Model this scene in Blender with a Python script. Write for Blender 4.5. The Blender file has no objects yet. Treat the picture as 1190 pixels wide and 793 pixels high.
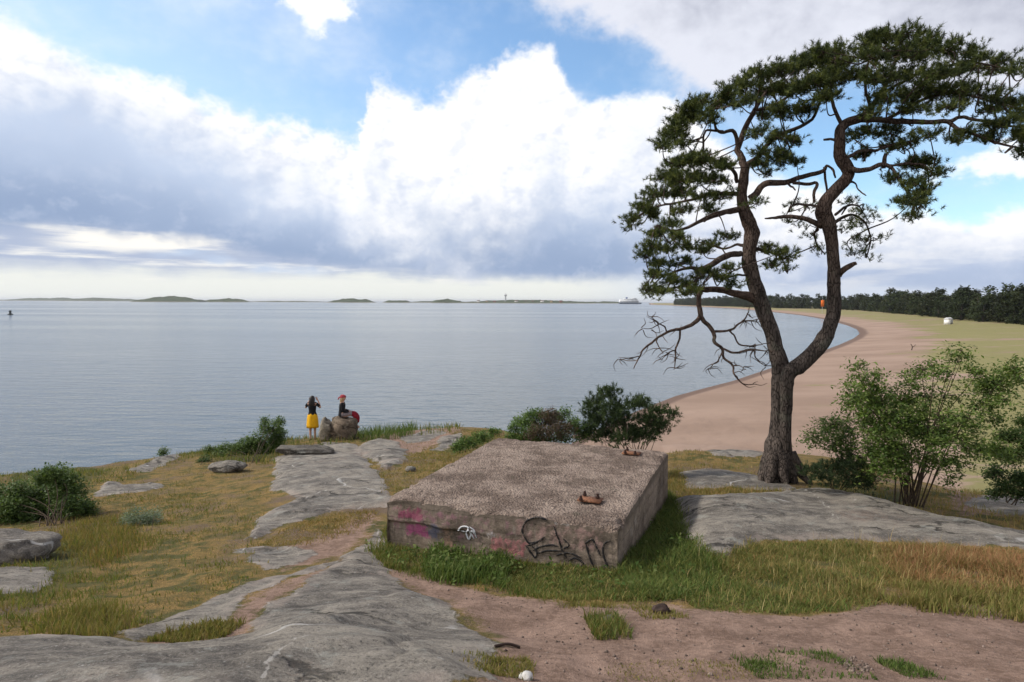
import bpy, bmesh, math, random
import numpy as np
from mathutils import Vector, Matrix

random.seed(7)
RNG = np.random.default_rng(7)
SC = bpy.context.scene
COL = SC.collection
R = math.radians

# ------------------------------------------------------------------ camera
FPX, CX, CY = 740.0, 595.0, 396.5          # focal length and centre in photograph pixels (1190 x 793)
PITCH = math.atan(46.0 / FPX)
ROLL = R(0.2)
CAMZ = 8.0                                  # metres above the sea
Fv = Vector((0, math.cos(PITCH), -math.sin(PITCH)))
R0 = Vector((1, 0, 0))
U0 = R0.cross(Fv)
Rv = (R0 * math.cos(ROLL) + U0 * math.sin(ROLL)).normalized()
Uv = Rv.cross(Fv).normalized()
cam_d = bpy.data.cameras.new('camera')
cam = bpy.data.objects.new('camera', cam_d)
COL.objects.link(cam)
M3 = Matrix((Rv, Uv, -Fv)).transposed()
cam.matrix_world = Matrix.Translation((0, 0, CAMZ)) @ M3.to_4x4()
cam_d.sensor_width = 36.0
cam_d.lens = FPX / 1190.0 * 36.0
cam_d.clip_start = 0.1
cam_d.clip_end = 60000
SC.camera = cam
SC.view_settings.view_transform = 'Standard'
SC.view_settings.look = 'None'
SC.view_settings.exposure = 0.30
SC.view_settings.gamma = 1.0
SC.cycles.use_denoising = True
SC.cycles.max_bounces = 6
SC.cycles.diffuse_bounces = 3
SC.cycles.transparent_max_bounces = 8
SC.cycles.caustics_reflective = False
SC.cycles.caustics_refractive = False

def ray(px, py):
    return (Fv + Rv * ((px - CX) / FPX) + Uv * (-(py - CY) / FPX)).normalized()
def at(px, py, Y):
    d = ray(px, py)
    return np.array(d * (Y / d.y)) + np.array((0, 0, CAMZ))
def atz(px, py, z):
    d = ray(px, py)
    return np.array(d * ((z - CAMZ) / d.z)) + np.array((0, 0, CAMZ))
def sky_dir(px, py):
    d = ray(px, py)
    return math.degrees(math.atan2(d.x, d.y)), math.degrees(math.asin(d.z))
def lin(r, g, b):
    f = lambda c: c / 12.92 if c <= 0.04045 else ((c + 0.055) / 1.055) ** 2.4
    return (f(r / 255), f(g / 255), f(b / 255), 1.0)

# ------------------------------------------------------------------ node helper
class NT:
    def __init__(self, tree):
        self.t = tree
    def n(self, typ, **kw):
        nd = self.t.nodes.new(typ)
        for k, v in kw.items():
            setattr(nd, k, v)
        return nd
    def put(self, sock, v):
        if isinstance(v, bpy.types.NodeSocket):
            self.t.links.new(v, sock)
        elif v is not None:
            if hasattr(sock.default_value, '__len__') and not hasattr(v, '__len__'):
                v = [v] * len(sock.default_value)
            elif hasattr(v, '__len__') and len(v) == 3 and len(sock.default_value) == 4:
                v = (*v, 1.0)
            sock.default_value = v
    def m(self, op, a, b=None, c=None, clamp=False):
        nd = self.n('ShaderNodeMath', operation=op, use_clamp=clamp)
        for i, v in enumerate((a, b, c)):
            if v is not None:
                self.put(nd.inputs[i], v)
        return nd.outputs[0]
    def add(self, a, b): return self.m('ADD', a, b)
    def sub(self, a, b): return self.m('SUBTRACT', a, b)
    def mul(self, a, b): return self.m('MULTIPLY', a, b)
    def sstep(self, x, a, b):
        nd = self.n('ShaderNodeMapRange', interpolation_type='SMOOTHSTEP')
        self.put(nd.inputs['Value'], x)
        self.put(nd.inputs['From Min'], a)
        self.put(nd.inputs['From Max'], b)
        return nd.outputs['Result']
    def mapr(self, x, a, b, c, d):
        nd = self.n('ShaderNodeMapRange')
        for k, v in zip(('Value', 'From Min', 'From Max', 'To Min', 'To Max'), (x, a, b, c, d)):
            self.put(nd.inputs[k], v)
        return nd.outputs['Result']
    def mix(self, f, a, b, blend='MIX'):
        nd = self.n('ShaderNodeMix', data_type='RGBA', blend_type=blend)
        self.put(nd.inputs['Factor'], f)
        self.put(nd.inputs[6], a)
        self.put(nd.inputs[7], b)
        return nd.outputs[2]
    def noise(self, vec, scale, detail=4, rough=0.55, dist=0.0, dim='3D'):
        nd = self.n('ShaderNodeTexNoise', noise_dimensions=dim)
        if vec is not None:
            self.put(nd.inputs['Vector'], vec)
        self.put(nd.inputs['Scale'], scale)
        nd.inputs['Detail'].default_value = detail
        nd.inputs['Roughness'].default_value = rough
        nd.inputs['Distortion'].default_value = dist
        return nd.outputs['Fac']
    def vor(self, vec, scale, feature='F1', rand=1.0):
        nd = self.n('ShaderNodeTexVoronoi', feature=feature)
        self.put(nd.inputs['Vector'], vec)
        self.put(nd.inputs['Scale'], scale)
        nd.inputs['Randomness'].default_value = rand
        return nd.outputs['Distance']
    def xyz(self, x=0, y=0, z=0):
        nd = self.n('ShaderNodeCombineXYZ')
        for i, v in enumerate((x, y, z)):
            self.put(nd.inputs[i], v)
        return nd.outputs[0]
    def sep(self, v):
        nd = self.n('ShaderNodeSeparateXYZ')
        self.put(nd.inputs[0], v)
        return nd.outputs
    def vmul(self, v, s):
        nd = self.n('ShaderNodeVectorMath', operation='MULTIPLY')
        self.put(nd.inputs[0], v)
        self.put(nd.inputs[1], s)
        return nd.outputs[0]
    def ramp(self, f, stops):
        nd = self.n('ShaderNodeValToRGB')
        self.put(nd.inputs[0], f)
        e = nd.color_ramp.elements
        while len(e) < len(stops):
            e.new(0.5)
        for k, (p, c) in enumerate(stops):
            e[k].position = p
            e[k].color = (*c[:3], 1)
        return nd.outputs[0]
    def attr(self, name, color=False):
        nd = self.n('ShaderNodeAttribute', attribute_name=name)
        return nd.outputs['Color'] if color else nd.outputs['Fac']
    def curve(self, x, pts, y0, y1):
        xs = [p[0] for p in pts]
        x0, x1 = min(xs), max(xs)
        nd = self.n('ShaderNodeFloatCurve')
        self.put(nd.inputs['Value'], self.mapr(x, x0, x1, 0, 1))
        c = nd.mapping.curves[0]
        pts = sorted(pts)
        q = [((a - x0) / (x1 - x0), (b - y0) / (y1 - y0)) for a, b in pts]
        c.points[0].location = q[0]
        c.points[1].location = q[-1]
        for p in q[1:-1]:
            c.points.new(*p)
        for p in c.points:
            p.handle_type = 'AUTO_CLAMPED'
        nd.mapping.update()
        return self.mapr(nd.outputs[0], 0, 1, y0, y1)

# ------------------------------------------------------------------ sky: Nishita sky behind cloud banks set by direction
SUN_AZ, SUN_EL = -84.0, 42.0                # azimuth measured from +Y towards +X
def build_world():
    w = bpy.data.worlds.new('World')
    SC.world = w
    w.use_nodes = True
    t = w.node_tree
    t.nodes.clear()
    N = NT(t)
    out = N.n('ShaderNodeOutputWorld')
    bg = N.n('ShaderNodeBackground')
    bg.inputs['Strength'].default_value = 0.092
    t.links.new(bg.outputs[0], out.inputs[0])
    sk = N.n('ShaderNodeTexSky', sky_type='NISHITA')
    sk.sun_disc = False
    sk.sun_elevation = R(SUN_EL)
    sk.sun_rotation = R(SUN_AZ)
    sk.air_density = 1.0
    sk.dust_density = 0.6
    sk.ozone_density = 1.5
    tc = N.n('ShaderNodeTexCoord')
    x, y, z = N.sep(tc.outputs['Generated'])[:3]
    az = N.mul(N.m('ARCTAN2', x, y), 57.29578)
    el = N.mul(N.m('ARCSINE', z), 57.29578)
    v = N.xyz(az, N.mul(el, 1.25), 0)
    nb = N.sub(N.noise(v, 0.075, 3, 0.5), 0.5)              # broad
    nm = N.sub(N.noise(v, 0.22, 7, 0.58), 0.5)              # billows
    nf = N.sub(N.noise(v, 0.6, 6, 0.6), 0.5)                # wisps
    bil = N.m('ABSOLUTE', N.mul(N.sub(N.noise(v, 0.16, 6, 0.55), 0.5), 2))
    def cv(ptspx, lo=-5, hi=60):
        return [sky_dir(*p) for p in ptspx]
    azw = N.add(az, N.add(N.mul(nm, 3.0), N.mul(nf, 1.0)))
    # upper edge of the main bank
    top_px = [(-500, -60), (-200, -10), (-60, 2), (0, 22), (35, 40), (75, 56), (110, 73), (150, 94), (200, 106), (250, 126), (300, 143),
              (345, 150), (385, 160), (410, 166), (422, 138), (432, 104), (448, 96), (480, 112), (520, 108), (545, 94), (560, 90), (578, 70),
              (598, 62), (618, 64), (640, 61), (652, 82), (666, 108), (690, 122), (730, 116), (765, 112), (790, 122), (830, 160), (870, 192),
              (930, 218), (1000, 238), (1060, 247), (1150, 250), (1220, 244), (1500, 200)]
    T = N.curve(azw, cv(top_px), -5, 60)
    base_px = [(-400, 256), (0, 258), (100, 262), (200, 274), (260, 284), (340, 299), (450, 314), (560, 321), (740, 323), (900, 334), (1190, 336), (1500, 330)]
    B = N.curve(azw, cv(base_px), -5, 60)
    lower_px = [(560, -400), (605, -60), (630, -4), (650, 10), (690, 24), (722, 36), (752, 56), (772, 80), (788, 92), (830, 108), (880, 104),
                (950, 88), (985, 74), (1010, 84), (1100, 118), (1190, 104), (1500, 60)]
    L = N.curve(azw, cv(lower_px), -5, 75)
    def billow(off):
        vv = N.n('ShaderNodeVectorMath', operation='ADD')
        N.put(vv.inputs[0], v); vv.inputs[1].default_value = (off[0], off[1], 1.7)
        a_ = N.m('ABSOLUTE', N.mul(N.sub(N.noise(vv.outputs[0], 0.13, 2, 0.5), 0.5), 2))
        b_ = N.m('ABSOLUTE', N.mul(N.sub(N.noise(vv.outputs[0], 0.34, 3, 0.55), 0.5), 2))
        c_ = N.m('ABSOLUTE', N.mul(N.sub(N.noise(vv.outputs[0], 0.95, 3, 0.6), 0.5), 2))
        return N.add(N.mul(a_, 0.55), N.add(N.mul(b_, 0.32), N.mul(c_, 0.18)))
    bl0 = billow((0, 0))
    relief = N.sub(billow((-0.7, 0.8)), bl0)
    edge = N.add(N.mul(nm, 2.6), N.sub(N.mul(bl0, -4.8), -1.25))
    d1 = N.sub(N.add(N.add(T, edge), N.mul(nf, 1.6)), el)
    m1 = N.sstep(d1, -0.4, 1.5)
    # bank shading: grey blue below, white towards the sunlit rim
    h = N.m('DIVIDE', N.sub(el, B), N.m('MAXIMUM', N.sub(T, B), 0.5))
    wl_px = [(-300, 0.70), (0, 0.74), (150, 0.74), (300, 0.62), (380, 0.52), (450, 0.34), (520, 0.24), (560, 0.14), (610, 0.28), (690, 0.48), (760, 0.42), (900, 0.40), (1050, 0.5), (1300, 0.5)]
    wl = N.curve(az, [(sky_dir(a, 348)[0], b) for a, b in wl_px], 0, 1)
    shade = N.add(N.sub(h, wl), N.add(N.mul(nb, 1.15), N.add(N.mul(nm, 0.65), N.add(N.mul(nf, 0.22), N.mul(relief, 0.50)))))
    dark = N.mix(N.sstep(N.add(h, N.mul(nb, 0.6)), 0.0, 0.55), lin(146, 165, 196), lin(192, 206, 229))
    dark = N.mix(N.mul(N.sstep(az, 8, 20), 0.75), dark, N.mix(N.sstep(N.noise(N.xyz(N.mul(az, 0.4), N.mul(el, 2.2), 2.2), 0.3, 5, 0.55), 0.4, 0.62), lin(176, 190, 216), lin(226, 228, 234)))
    bank = N.mix(N.sstep(shade, -0.34, 0.46), dark, (0.98, 0.975, 0.985, 1))
    bank = N.mix(N.mul(N.sstep(relief, 0.03, -0.18), 0.34), bank, lin(196, 206, 226))
    # thin strata under the bank and the pale strip over the sea
    vs = N.xyz(N.mul(az, 0.35), N.mul(el, 3.2), 3.7)
    ns = N.noise(vs, 0.30, 6, 0.55)
    ns2 = N.noise(N.xyz(N.mul(az, 0.6), N.mul(el, 2.0), 9.1), 0.16, 4, 0.5)
    strata = N.mix(N.sstep(ns, 0.46, 0.66), lin(172, 184, 208), lin(246, 244, 238))
    strata = N.mix(N.sstep(ns2, 0.52, 0.68), strata, lin(186, 202, 226))
    leftglow = N.mul(N.sstep(az, sky_dir(330, 300)[0], sky_dir(180, 300)[0]), N.sstep(az, sky_dir(20, 300)[0], sky_dir(110, 300)[0]))
    gl = N.mul(leftglow, N.mul(N.sstep(el, sky_dir(150, 296)[1], sky_dir(150, 285)[1]), N.sstep(el, sky_dir(150, 258)[1], sky_dir(150, 268)[1])))
    strata = N.mix(N.mul(gl, N.sstep(ns, 0.36, 0.5)), strata, lin(252, 248, 240))
    horizon = N.sstep(N.add(el, N.add(N.mul(nm, 1.6), N.mul(N.sub(ns, 0.5), 2.2))), 3.1, 1.5)
    right_side = N.sstep(az, 4, 18)
    hz_col = N.mix(right_side, lin(232, 234, 228), lin(206, 216, 232))
    low = N.mix(horizon, strata, hz_col)
    mbase = N.sstep(N.add(N.sub(el, B), N.add(N.mul(nm, 2.2), N.mul(nf, 0.8))), -0.9, 0.7)
    # clear sky with thin veils
    blue = N.mix(0.30, sk.outputs[0], lin(0, 0, 0))
    blue = N.mix(1.0, sk.outputs[0], (0.152, 0.172, 0.180, 1), 'MULTIPLY')
    veil = N.sstep(N.add(N.noise(N.xyz(N.mul(az, 0.8), N.mul(el, 1.4), 5.5), 0.07, 6, 0.6), N.mul(nf, 0.15)), 0.40, 0.85)
    lefthaze = N.sstep(az, sky_dir(560, 60)[0], sky_dir(180, 60)[0])
    blue = N.mix(N.add(N.mul(veil, 0.75), N.mul(lefthaze, 0.22)), blue, lin(236, 243, 252))
    # small cloud at the upper edge and one at right
    def puff(px, py, ra, re, amt):
        a0, e0 = sky_dir(px, py)
        q = N.m('SQRT', N.add(N.m('POWER', N.m('DIVIDE', N.sub(az, a0), ra), 2), N.m('POWER', N.m('DIVIDE', N.sub(el, e0), re), 2)))
        return N.mul(N.sstep(N.sub(N.add(N.mul(nm, 1.9), N.mul(nf, 1.3)), q), -1.0, -0.45), amt)
    pf = N.m('MAXIMUM', puff(368, 2, 3.6, 1.5, 0.95), puff(366, 30, 1.5, 1.3, 0.8))
    pf = N.m('MAXIMUM', pf, puff(1160, 192, 4.2, 1.5, 0.85))
    # zenith and behind: broken cloud
    zn = N.noise(tc.outputs['Generated'], 2.3, 6, 0.55)
    zmask = N.mul(N.sstep(zn, 0.40, 0.54), N.m('MAXIMUM', N.sstep(el, 31, 42), N.sstep(N.m('ABSOLUTE', az), 58, 75)))
    sky1 = N.mix(pf, blue, (1.0, 1.0, 1.01, 1))
    sky1 = N.mix(N.mul(zmask, 0.9), sky1, N.mix(N.sstep(zn, 0.56, 0.80), (2.3, 2.2, 2.05, 1), (0.9, 0.9, 0.92, 1)))
    # grey sheet at upper right
    d2 = N.sub(N.add(el, edge), L)
    m2 = N.sstep(d2, -1.2, 1.6)
    sh2 = N.add(N.mul(N.add(d2, 0), 0.035), N.add(N.mul(nb, 0.9), N.mul(nm, 0.45)))
    az2 = N.sstep(az, 26, 42)
    sheet = N.mix(N.sstep(N.add(sh2, N.add(N.mul(az2, 0.30), N.mul(relief, -0.5))), 0.0, 0.75), lin(222, 225, 236), lin(150, 155, 174))
    sky2 = N.mix(m2, sky1, sheet)
    sky3 = N.mix(m1, sky2, bank)
    sky4 = N.mix(N.sub(1, mbase), sky3, low)
    # below the horizon
    fin = N.mix(N.sstep(el, -0.5, -3.0), sky4, (0.12, 0.12, 0.10, 1))
    fin = N.mix(1.0, fin, (10, 10, 10, 1), 'MULTIPLY')
    t.links.new(fin, bg.inputs[0])
    w.cycles.sampling_method = 'MANUAL'
    w.cycles.sample_map_resolution = 1024
build_world()

sd_ = bpy.data.lights.new('sun', 'SUN')
sun = bpy.data.objects.new('sun', sd_)
COL.objects.link(sun)
sd_.energy = 2.8
sd_.angle = R(5)
sd_.color = (1.0, 0.95, 0.87)
sdir = Vector((math.sin(R(SUN_AZ)) * math.cos(R(SUN_EL)), math.cos(R(SUN_AZ)) * math.cos(R(SUN_EL)), math.sin(R(SUN_EL))))
sun.rotation_euler = sdir.to_track_quat('Z', 'Y').to_euler()
sun.location = (0, 0, 60)

# ------------------------------------------------------------------ mesh helpers
class MB:
    def __init__(self):
        self.V, self.F, self.C, self.n = [], [], [], 0
    def add(self, V, F, C=None):
        V = np.asarray(V, float).reshape(-1, 3)
        F = np.asarray(F, int)
        self.V.append(V)
        self.F.append(F + self.n)
        self.C.append(np.ones((len(V), 3)) if C is None else np.broadcast_to(np.asarray(C, float), (len(V), 3)))
        self.n += len(V)
    def tube(self, P, rad, sides=8, cap=True, rough=0.0, seed=0, flat=None):
        P = np.asarray(P, float)
        n = len(P)
        rad = np.broadcast_to(np.asarray(rad, float), (n,))
        T = np.gradient(P, axis=0)
        T /= np.linalg.norm(T, axis=1)[:, None] + 1e-12
        a = np.array((0, 0, 1.0)) if abs(T[0][2]) < 0.9 else np.array((1.0, 0, 0))
        u = np.cross(T[0], a); u /= np.linalg.norm(u)
        th = np.arange(sides) * 2 * np.pi / sides
        rings = []
        for i in range(n):
            u = u - T[i] * np.dot(u, T[i]); u /= np.linalg.norm(u) + 1e-12
            w = np.cross(T[i], u)
            rr = rad[i] * np.ones(sides)
            if rough:
                rr = rr * (1 + rough * (fbm2(th * 3 / np.pi + seed * 7.1, np.full(sides, i * 0.35 + seed), 3) * 2))
                rr[0:] = rr
            rings.append(P[i] + np.cos(th)[:, None] * rr[:, None] * u + np.sin(th)[:, None] * rr[:, None] * w)
        V = np.concatenate(rings)
        i, j = np.meshgrid(np.arange(n - 1), np.arange(sides), indexing='ij')
        i, j = i.ravel(), j.ravel()
        j2 = (j + 1) % sides
        F = np.stack([i * sides + j, i * sides + j2, (i + 1) * sides + j2, (i + 1) * sides + j], 1)
        self.add(V, F)
        if cap:
            for k, flip in ((0, True), (n - 1, False)):
                ring = V[k * sides:(k + 1) * sides]
                c = ring.mean(0)
                VV = np.vstack([ring, c])
                idx = np.arange(sides)
                f = np.stack([idx, (idx + 1) % sides, np.full(sides, sides)], 1)
                self.add(VV, f[:, ::-1] if flip else f)
    def box(self, c, s, rot=0.0):
        c, s = np.asarray(c, float), np.asarray(s, float) / 2
        v = np.array([(x, y, z) for x in (-1, 1) for y in (-1, 1) for z in (-1, 1)], float) * s
        ca, sa = math.cos(rot), math.sin(rot)
        v = np.stack([v[:, 0] * ca - v[:, 1] * sa, v[:, 0] * sa + v[:, 1] * ca, v[:, 2]], 1) + c
        self.add(v, [(0, 1, 3, 2), (4, 6, 7, 5), (0, 4, 5, 1), (2, 3, 7, 6), (0, 2, 6, 4), (1, 5, 7, 3)])
    def build(self, name, mat, parent=None, smooth=False, col=False, origin=None):
        V = np.concatenate(self.V)
        me = bpy.data.meshes.new(name)
        if origin is not None:
            V = V - np.asarray(origin, float)
        me.vertices.add(len(V))
        me.vertices.foreach_set('co', V.astype(np.float32).ravel())
        sizes = np.concatenate([np.full(len(f), f.shape[1]) for f in self.F])
        loops = np.concatenate([f.ravel() for f in self.F])
        me.loops.add(len(loops))
        me.loops.foreach_set('vertex_index', loops.astype(np.int32))
        me.polygons.add(len(sizes))
        me.polygons.foreach_set('loop_start', np.concatenate([[0], np.cumsum(sizes)[:-1]]).astype(np.int32))
        me.polygons.foreach_set('loop_total', sizes.astype(np.int32))
        if smooth:
            me.polygons.foreach_set('use_smooth', np.ones(len(sizes), bool))
        if col:
            a = me.attributes.new('col', 'FLOAT_COLOR', 'POINT')
            C = np.concatenate(self.C)
            a.data.foreach_set('color', np.hstack([C, np.ones((len(C), 1))]).astype(np.float32).ravel())
        me.update(calc_edges=True)
        me.validate()
        if mat is not None:
            me.materials.append(mat)
        o = bpy.data.objects.new(name, me)
        COL.objects.link(o)
        if origin is not None and parent is None:
            o.location = origin
        if parent is not None:
            o.parent = parent
        return o

def tag(o, label=None, cat=None, group=None, kind=None):
    if label: o['label'] = label
    if cat: o['category'] = cat
    if group: o['group'] = group
    if kind: o['kind'] = kind
    return o
def empty(name, loc, label, cat, group=None, rz=0.0):
    o = bpy.data.objects.new(name, None)
    COL.objects.link(o)
    o.location = loc
    o.rotation_euler = (0, 0, rz)
    o.empty_display_size = 0.2
    return tag(o, label, cat, group)

def hash2(ix, iy, s=0):
    h = (ix.astype(np.int64) * 374761393 + iy.astype(np.int64) * 668265263 + s * 974711) & 0xffffffff
    h = ((h ^ (h >> 13)) * 1274126177) & 0xffffffff
    return ((h ^ (h >> 16)) & 0xffff) / 65535.0
def vnoise(x, y, s=0):
    x, y = np.asarray(x, float), np.asarray(y, float)
    ix, iy = np.floor(x), np.floor(y)
    fx, fy = x - ix, y - iy
    fx = fx * fx * fx * (fx * (fx * 6 - 15) + 10)
    fy = fy * fy * fy * (fy * (fy * 6 - 15) + 10)
    a, b = hash2(ix, iy, s), hash2(ix + 1, iy, s)
    c, d = hash2(ix, iy + 1, s), hash2(ix + 1, iy + 1, s)
    return (a + (b - a) * fx) * (1 - fy) + (c + (d - c) * fx) * fy
def fbm2(x, y, oct=4, s=0, gain=0.5):
    t, a, n = 0, 1.0, 0
    for o in range(oct):
        t = t + a * (vnoise(x * 2 ** o + 17.3 * o, y * 2 ** o - 9.1 * o, s + o) - 0.5)
        n += a
        a *= gain
    return t / n
def fbm3(P, sc, oct=4, s=0):
    x, y, z = (P * sc).T
    return (fbm2(x, y, oct, s) + fbm2(y + 31, z + 7, oct, s + 5) + fbm2(z - 11, x + 3, oct, s + 9)) * 0.9
def catmull(P, m):
    P = np.asarray(P, float)
    Q = np.vstack([2 * P[0] - P[1], P, 2 * P[-1] - P[-2]])
    out = []
    for i in range(1, len(Q) - 2):
        for k in range(m):
            t = k / m
            out.append(0.5 * (2 * Q[i] + (Q[i + 1] - Q[i - 1]) * t + (2 * Q[i - 1] - 5 * Q[i] + 4 * Q[i + 1] - Q[i + 2]) * t * t + (3 * Q[i] - Q[i - 1] - 3 * Q[i + 1] + Q[i + 2]) * t ** 3))
    out.append(P[-1])
    return np.array(out)

# ------------------------------------------------------------------ terrain heights
ANCH_PX = [  # photograph pixel, height against the camera
    (595, 793, -1.95), (300, 793, -1.78), (0, 793, -1.9), (1190, 793, -2.0), (900, 793, -2.0), (420, 742, -2.15),
    (595, 700, -2.72), (500, 690, -2.75), (717, 667, -3.0), (450, 640, -3.12), (0, 742, -2.3), (200, 748, -2.3), (0, 690, -2.9), (150, 690, -2.85),
    (300, 690, -2.75), (100, 650, -3.3), (250, 650, -3.2), (0, 640, -3.5), (150, 600, -4.0), (300, 600, -3.7), (400, 600, -3.45), (400, 650, -3.0),
    (350, 560, -4.1), (420, 545, -4.25), (470, 540, -4.2), (200, 560, -4.6), (100, 572, -4.6), (0, 575, -4.6), (0, 553, -5.1), (100, 546, -5.25), (200, 531, -5.35),
    (280, 525, -5.3), (365, 509, -5.3), (430, 506, -5.3), (530, 498, -5.35), (480, 520, -4.85), (540, 515, -4.8), (590, 502, -5.1),
    (800, 525, -3.75), (850, 535, -3.75), (905, 560, -3.6), (800, 560, -3.5), (950, 530, -3.95), (800, 600, -3.3), (900, 600, -3.25), (1000, 592, -3.35),
    (1060, 592, -3.4), (1100, 602, -3.4), (1190, 616, -3.4), (1190, 585, -3.95), (1100, 570, -4.15), (800, 640, -3.05), (950, 640, -3.0), (1190, 650, -3.0),
    (800, 700, -2.65), (1000, 700, -2.6), (1190, 700, -2.62), (650, 722, -2.55), (900, 750, -2.25), (1190, 750, -2.25), (776, 590, -3.32)]
ANCH_W = [(1.5, 13, -3.75), (-20, 29, -8.6), (-8, 33, -8.9), (0, 35, -8.9), (4, 33, -8.4), (-30, 25, -8.6), (-24, 15, -7.5), (-15, 12, -5.0), (-10, 6, -3.2), (-8, 3, -2.2),
          (5, 20, -5.6), (9, 21, -5.7), (6, 26, -7.2), (12, 24, -7.2), (14, 17, -5.7), (21, 16, -6.8), (20, 10, -5.2), (14, 9.5, -3.75), (12, 5, -2.8), (16, 3, -2.6),
          (0, -2, -1.6), (-8, -2, -1.8), (8, -2, -1.8), (22, 28, -8), (30, 10, -7.5), (-30, 5, -7)]
pts, vals = [], []
for px, py, h in ANCH_PX:
    p = atz(px, py, CAMZ + h)
    pts.append(p[:2]); vals.append(p[2])
for x, y, h in ANCH_W:
    pts.append((x, y)); vals.append(CAMZ + h)
TP = np.array(pts, float); TVv = np.array(vals, float)
def _U(r2): return 0.5 * r2 * np.log(r2 + 1e-9)
_n = len(TP)
_d2 = ((TP[:, None] - TP[None]) ** 2).sum(-1)
_A = np.zeros((_n + 3, _n + 3))
_A[:_n, :_n] = _U(_d2) + np.eye(_n) * 0.08
_A[:_n, _n] = 1; _A[:_n, _n + 1:] = TP
_A[_n, :_n] = 1; _A[_n + 1:, :_n] = TP.T
_S = np.linalg.solve(_A, np.concatenate([TVv, np.zeros(3)]))
def tps(x, y):
    out = np.empty(len(x))
    for i in range(0, len(x), 20000):
        xx, yy = x[i:i + 20000], y[i:i + 20000]
        d2 = (xx[:, None] - TP[None, :, 0]) ** 2 + (yy[:, None] - TP[None, :, 1]) ** 2
        out[i:i + 20000] = _U(d2) @ _S[:_n] + _S[_n] + _S[_n + 1] * xx + _S[_n + 2] * yy
    return out
def poly_sd(x, y, poly):                     # signed distance, positive inside
    poly = np.asarray(poly, float)
    best = np.full(len(x), 1e18)
    ins = np.zeros(len(x), bool)
    for k in range(len(poly)):
        ax, ay = poly[k]; bx, by = poly[(k + 1) % len(poly)]
        dx, dy = bx - ax, by - ay
        t = np.clip(((x - ax) * dx + (y - ay) * dy) / (dx * dx + dy * dy + 1e-12), 0, 1)
        best = np.minimum(best, (x - ax - t * dx) ** 2 + (y - ay - t * dy) ** 2)
        if ay != by:
            c = (ay > y) != (by > y)
            ins ^= c & (x < (bx - ax) * (y - ay) / (by - ay) + ax)
    d = np.sqrt(best)
    return np.where(ins, d, -d)
SHORE_PX = [(785, 460.5), (820, 451), (850, 443.5), (890, 430), (940, 414), (975, 401), (992, 393.5), (999, 388), (996, 383), (985, 378.5), (960, 371.5),
            (930, 366.5), (890, 362), (850, 358.6), (800, 356), (755, 354.3)]
SHORE = [(-3, 30), (2, 34), (5, 39), (9, 46)] + [tuple(atz(a, b, 0.0)[:2]) for a, b in SHORE_PX]
LAND = SHORE + [(900, 4200), (9000, 4200), (9000, -400), (-3, -400)]
def beach_h(x, y, sd):
    dune = np.clip((sd - 14) / 30, 0, 1) * (0.8 + 1.2 * fbm2(x / 22, y / 30, 3, 4)) 
    return np.where(sd < 0, np.clip(sd * 0.05, -3, 0), np.minimum(sd * 0.055, 0.75) + dune)
def smax(a, b, k):
    h = np.clip(0.5 + 0.5 * (a - b) / k, 0, 1)
    return b * (1 - h) + a * h + k * h * (1 - h)
def base_h(x, y):
    x, y = np.atleast_1d(np.asarray(x, float)), np.atleast_1d(np.asarray(y, float))
    z = np.full(len(x), -20.0)
    near = (y < 60) & (np.abs(x) < 60)
    if near.any():
        zz = tps(x[near], y[near])
        zz = np.minimum(zz, 7.2)
        zz -= np.maximum(0, y[near] - 29) * 0.5 + np.maximum(0, np.abs(x[near]) - 20) * 0.3
        z[near] = zz
    sd = poly_sd(x, y, LAND)
    return smax(z, beach_h(x, y, sd), 0.7), sd, z
def ground_px(px, py):                       # where the photograph's line of sight meets the terrain
    d = np.array(ray(px, py))
    ts = np.concatenate([np.linspace(2.0, 45, 900), np.geomspace(45.2, 3000, 500)])
    P = d[None] * ts[:, None] + np.array((0, 0, CAMZ))
    z = base_h(P[:, 0], P[:, 1])[0]
    below = np.nonzero(P[:, 2] < z)[0]
    if not len(below):
        return P[-1]
    i = max(below[0], 1)
    a, b = P[i - 1], P[i]
    fa, fb = a[2] - z[i - 1], b[2] - z[i]
    return a + (b - a) * (fa / (fa - fb + 1e-9))
def px_poly(L): return np.array([ground_px(a, b)[:2] for a, b in L])

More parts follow.
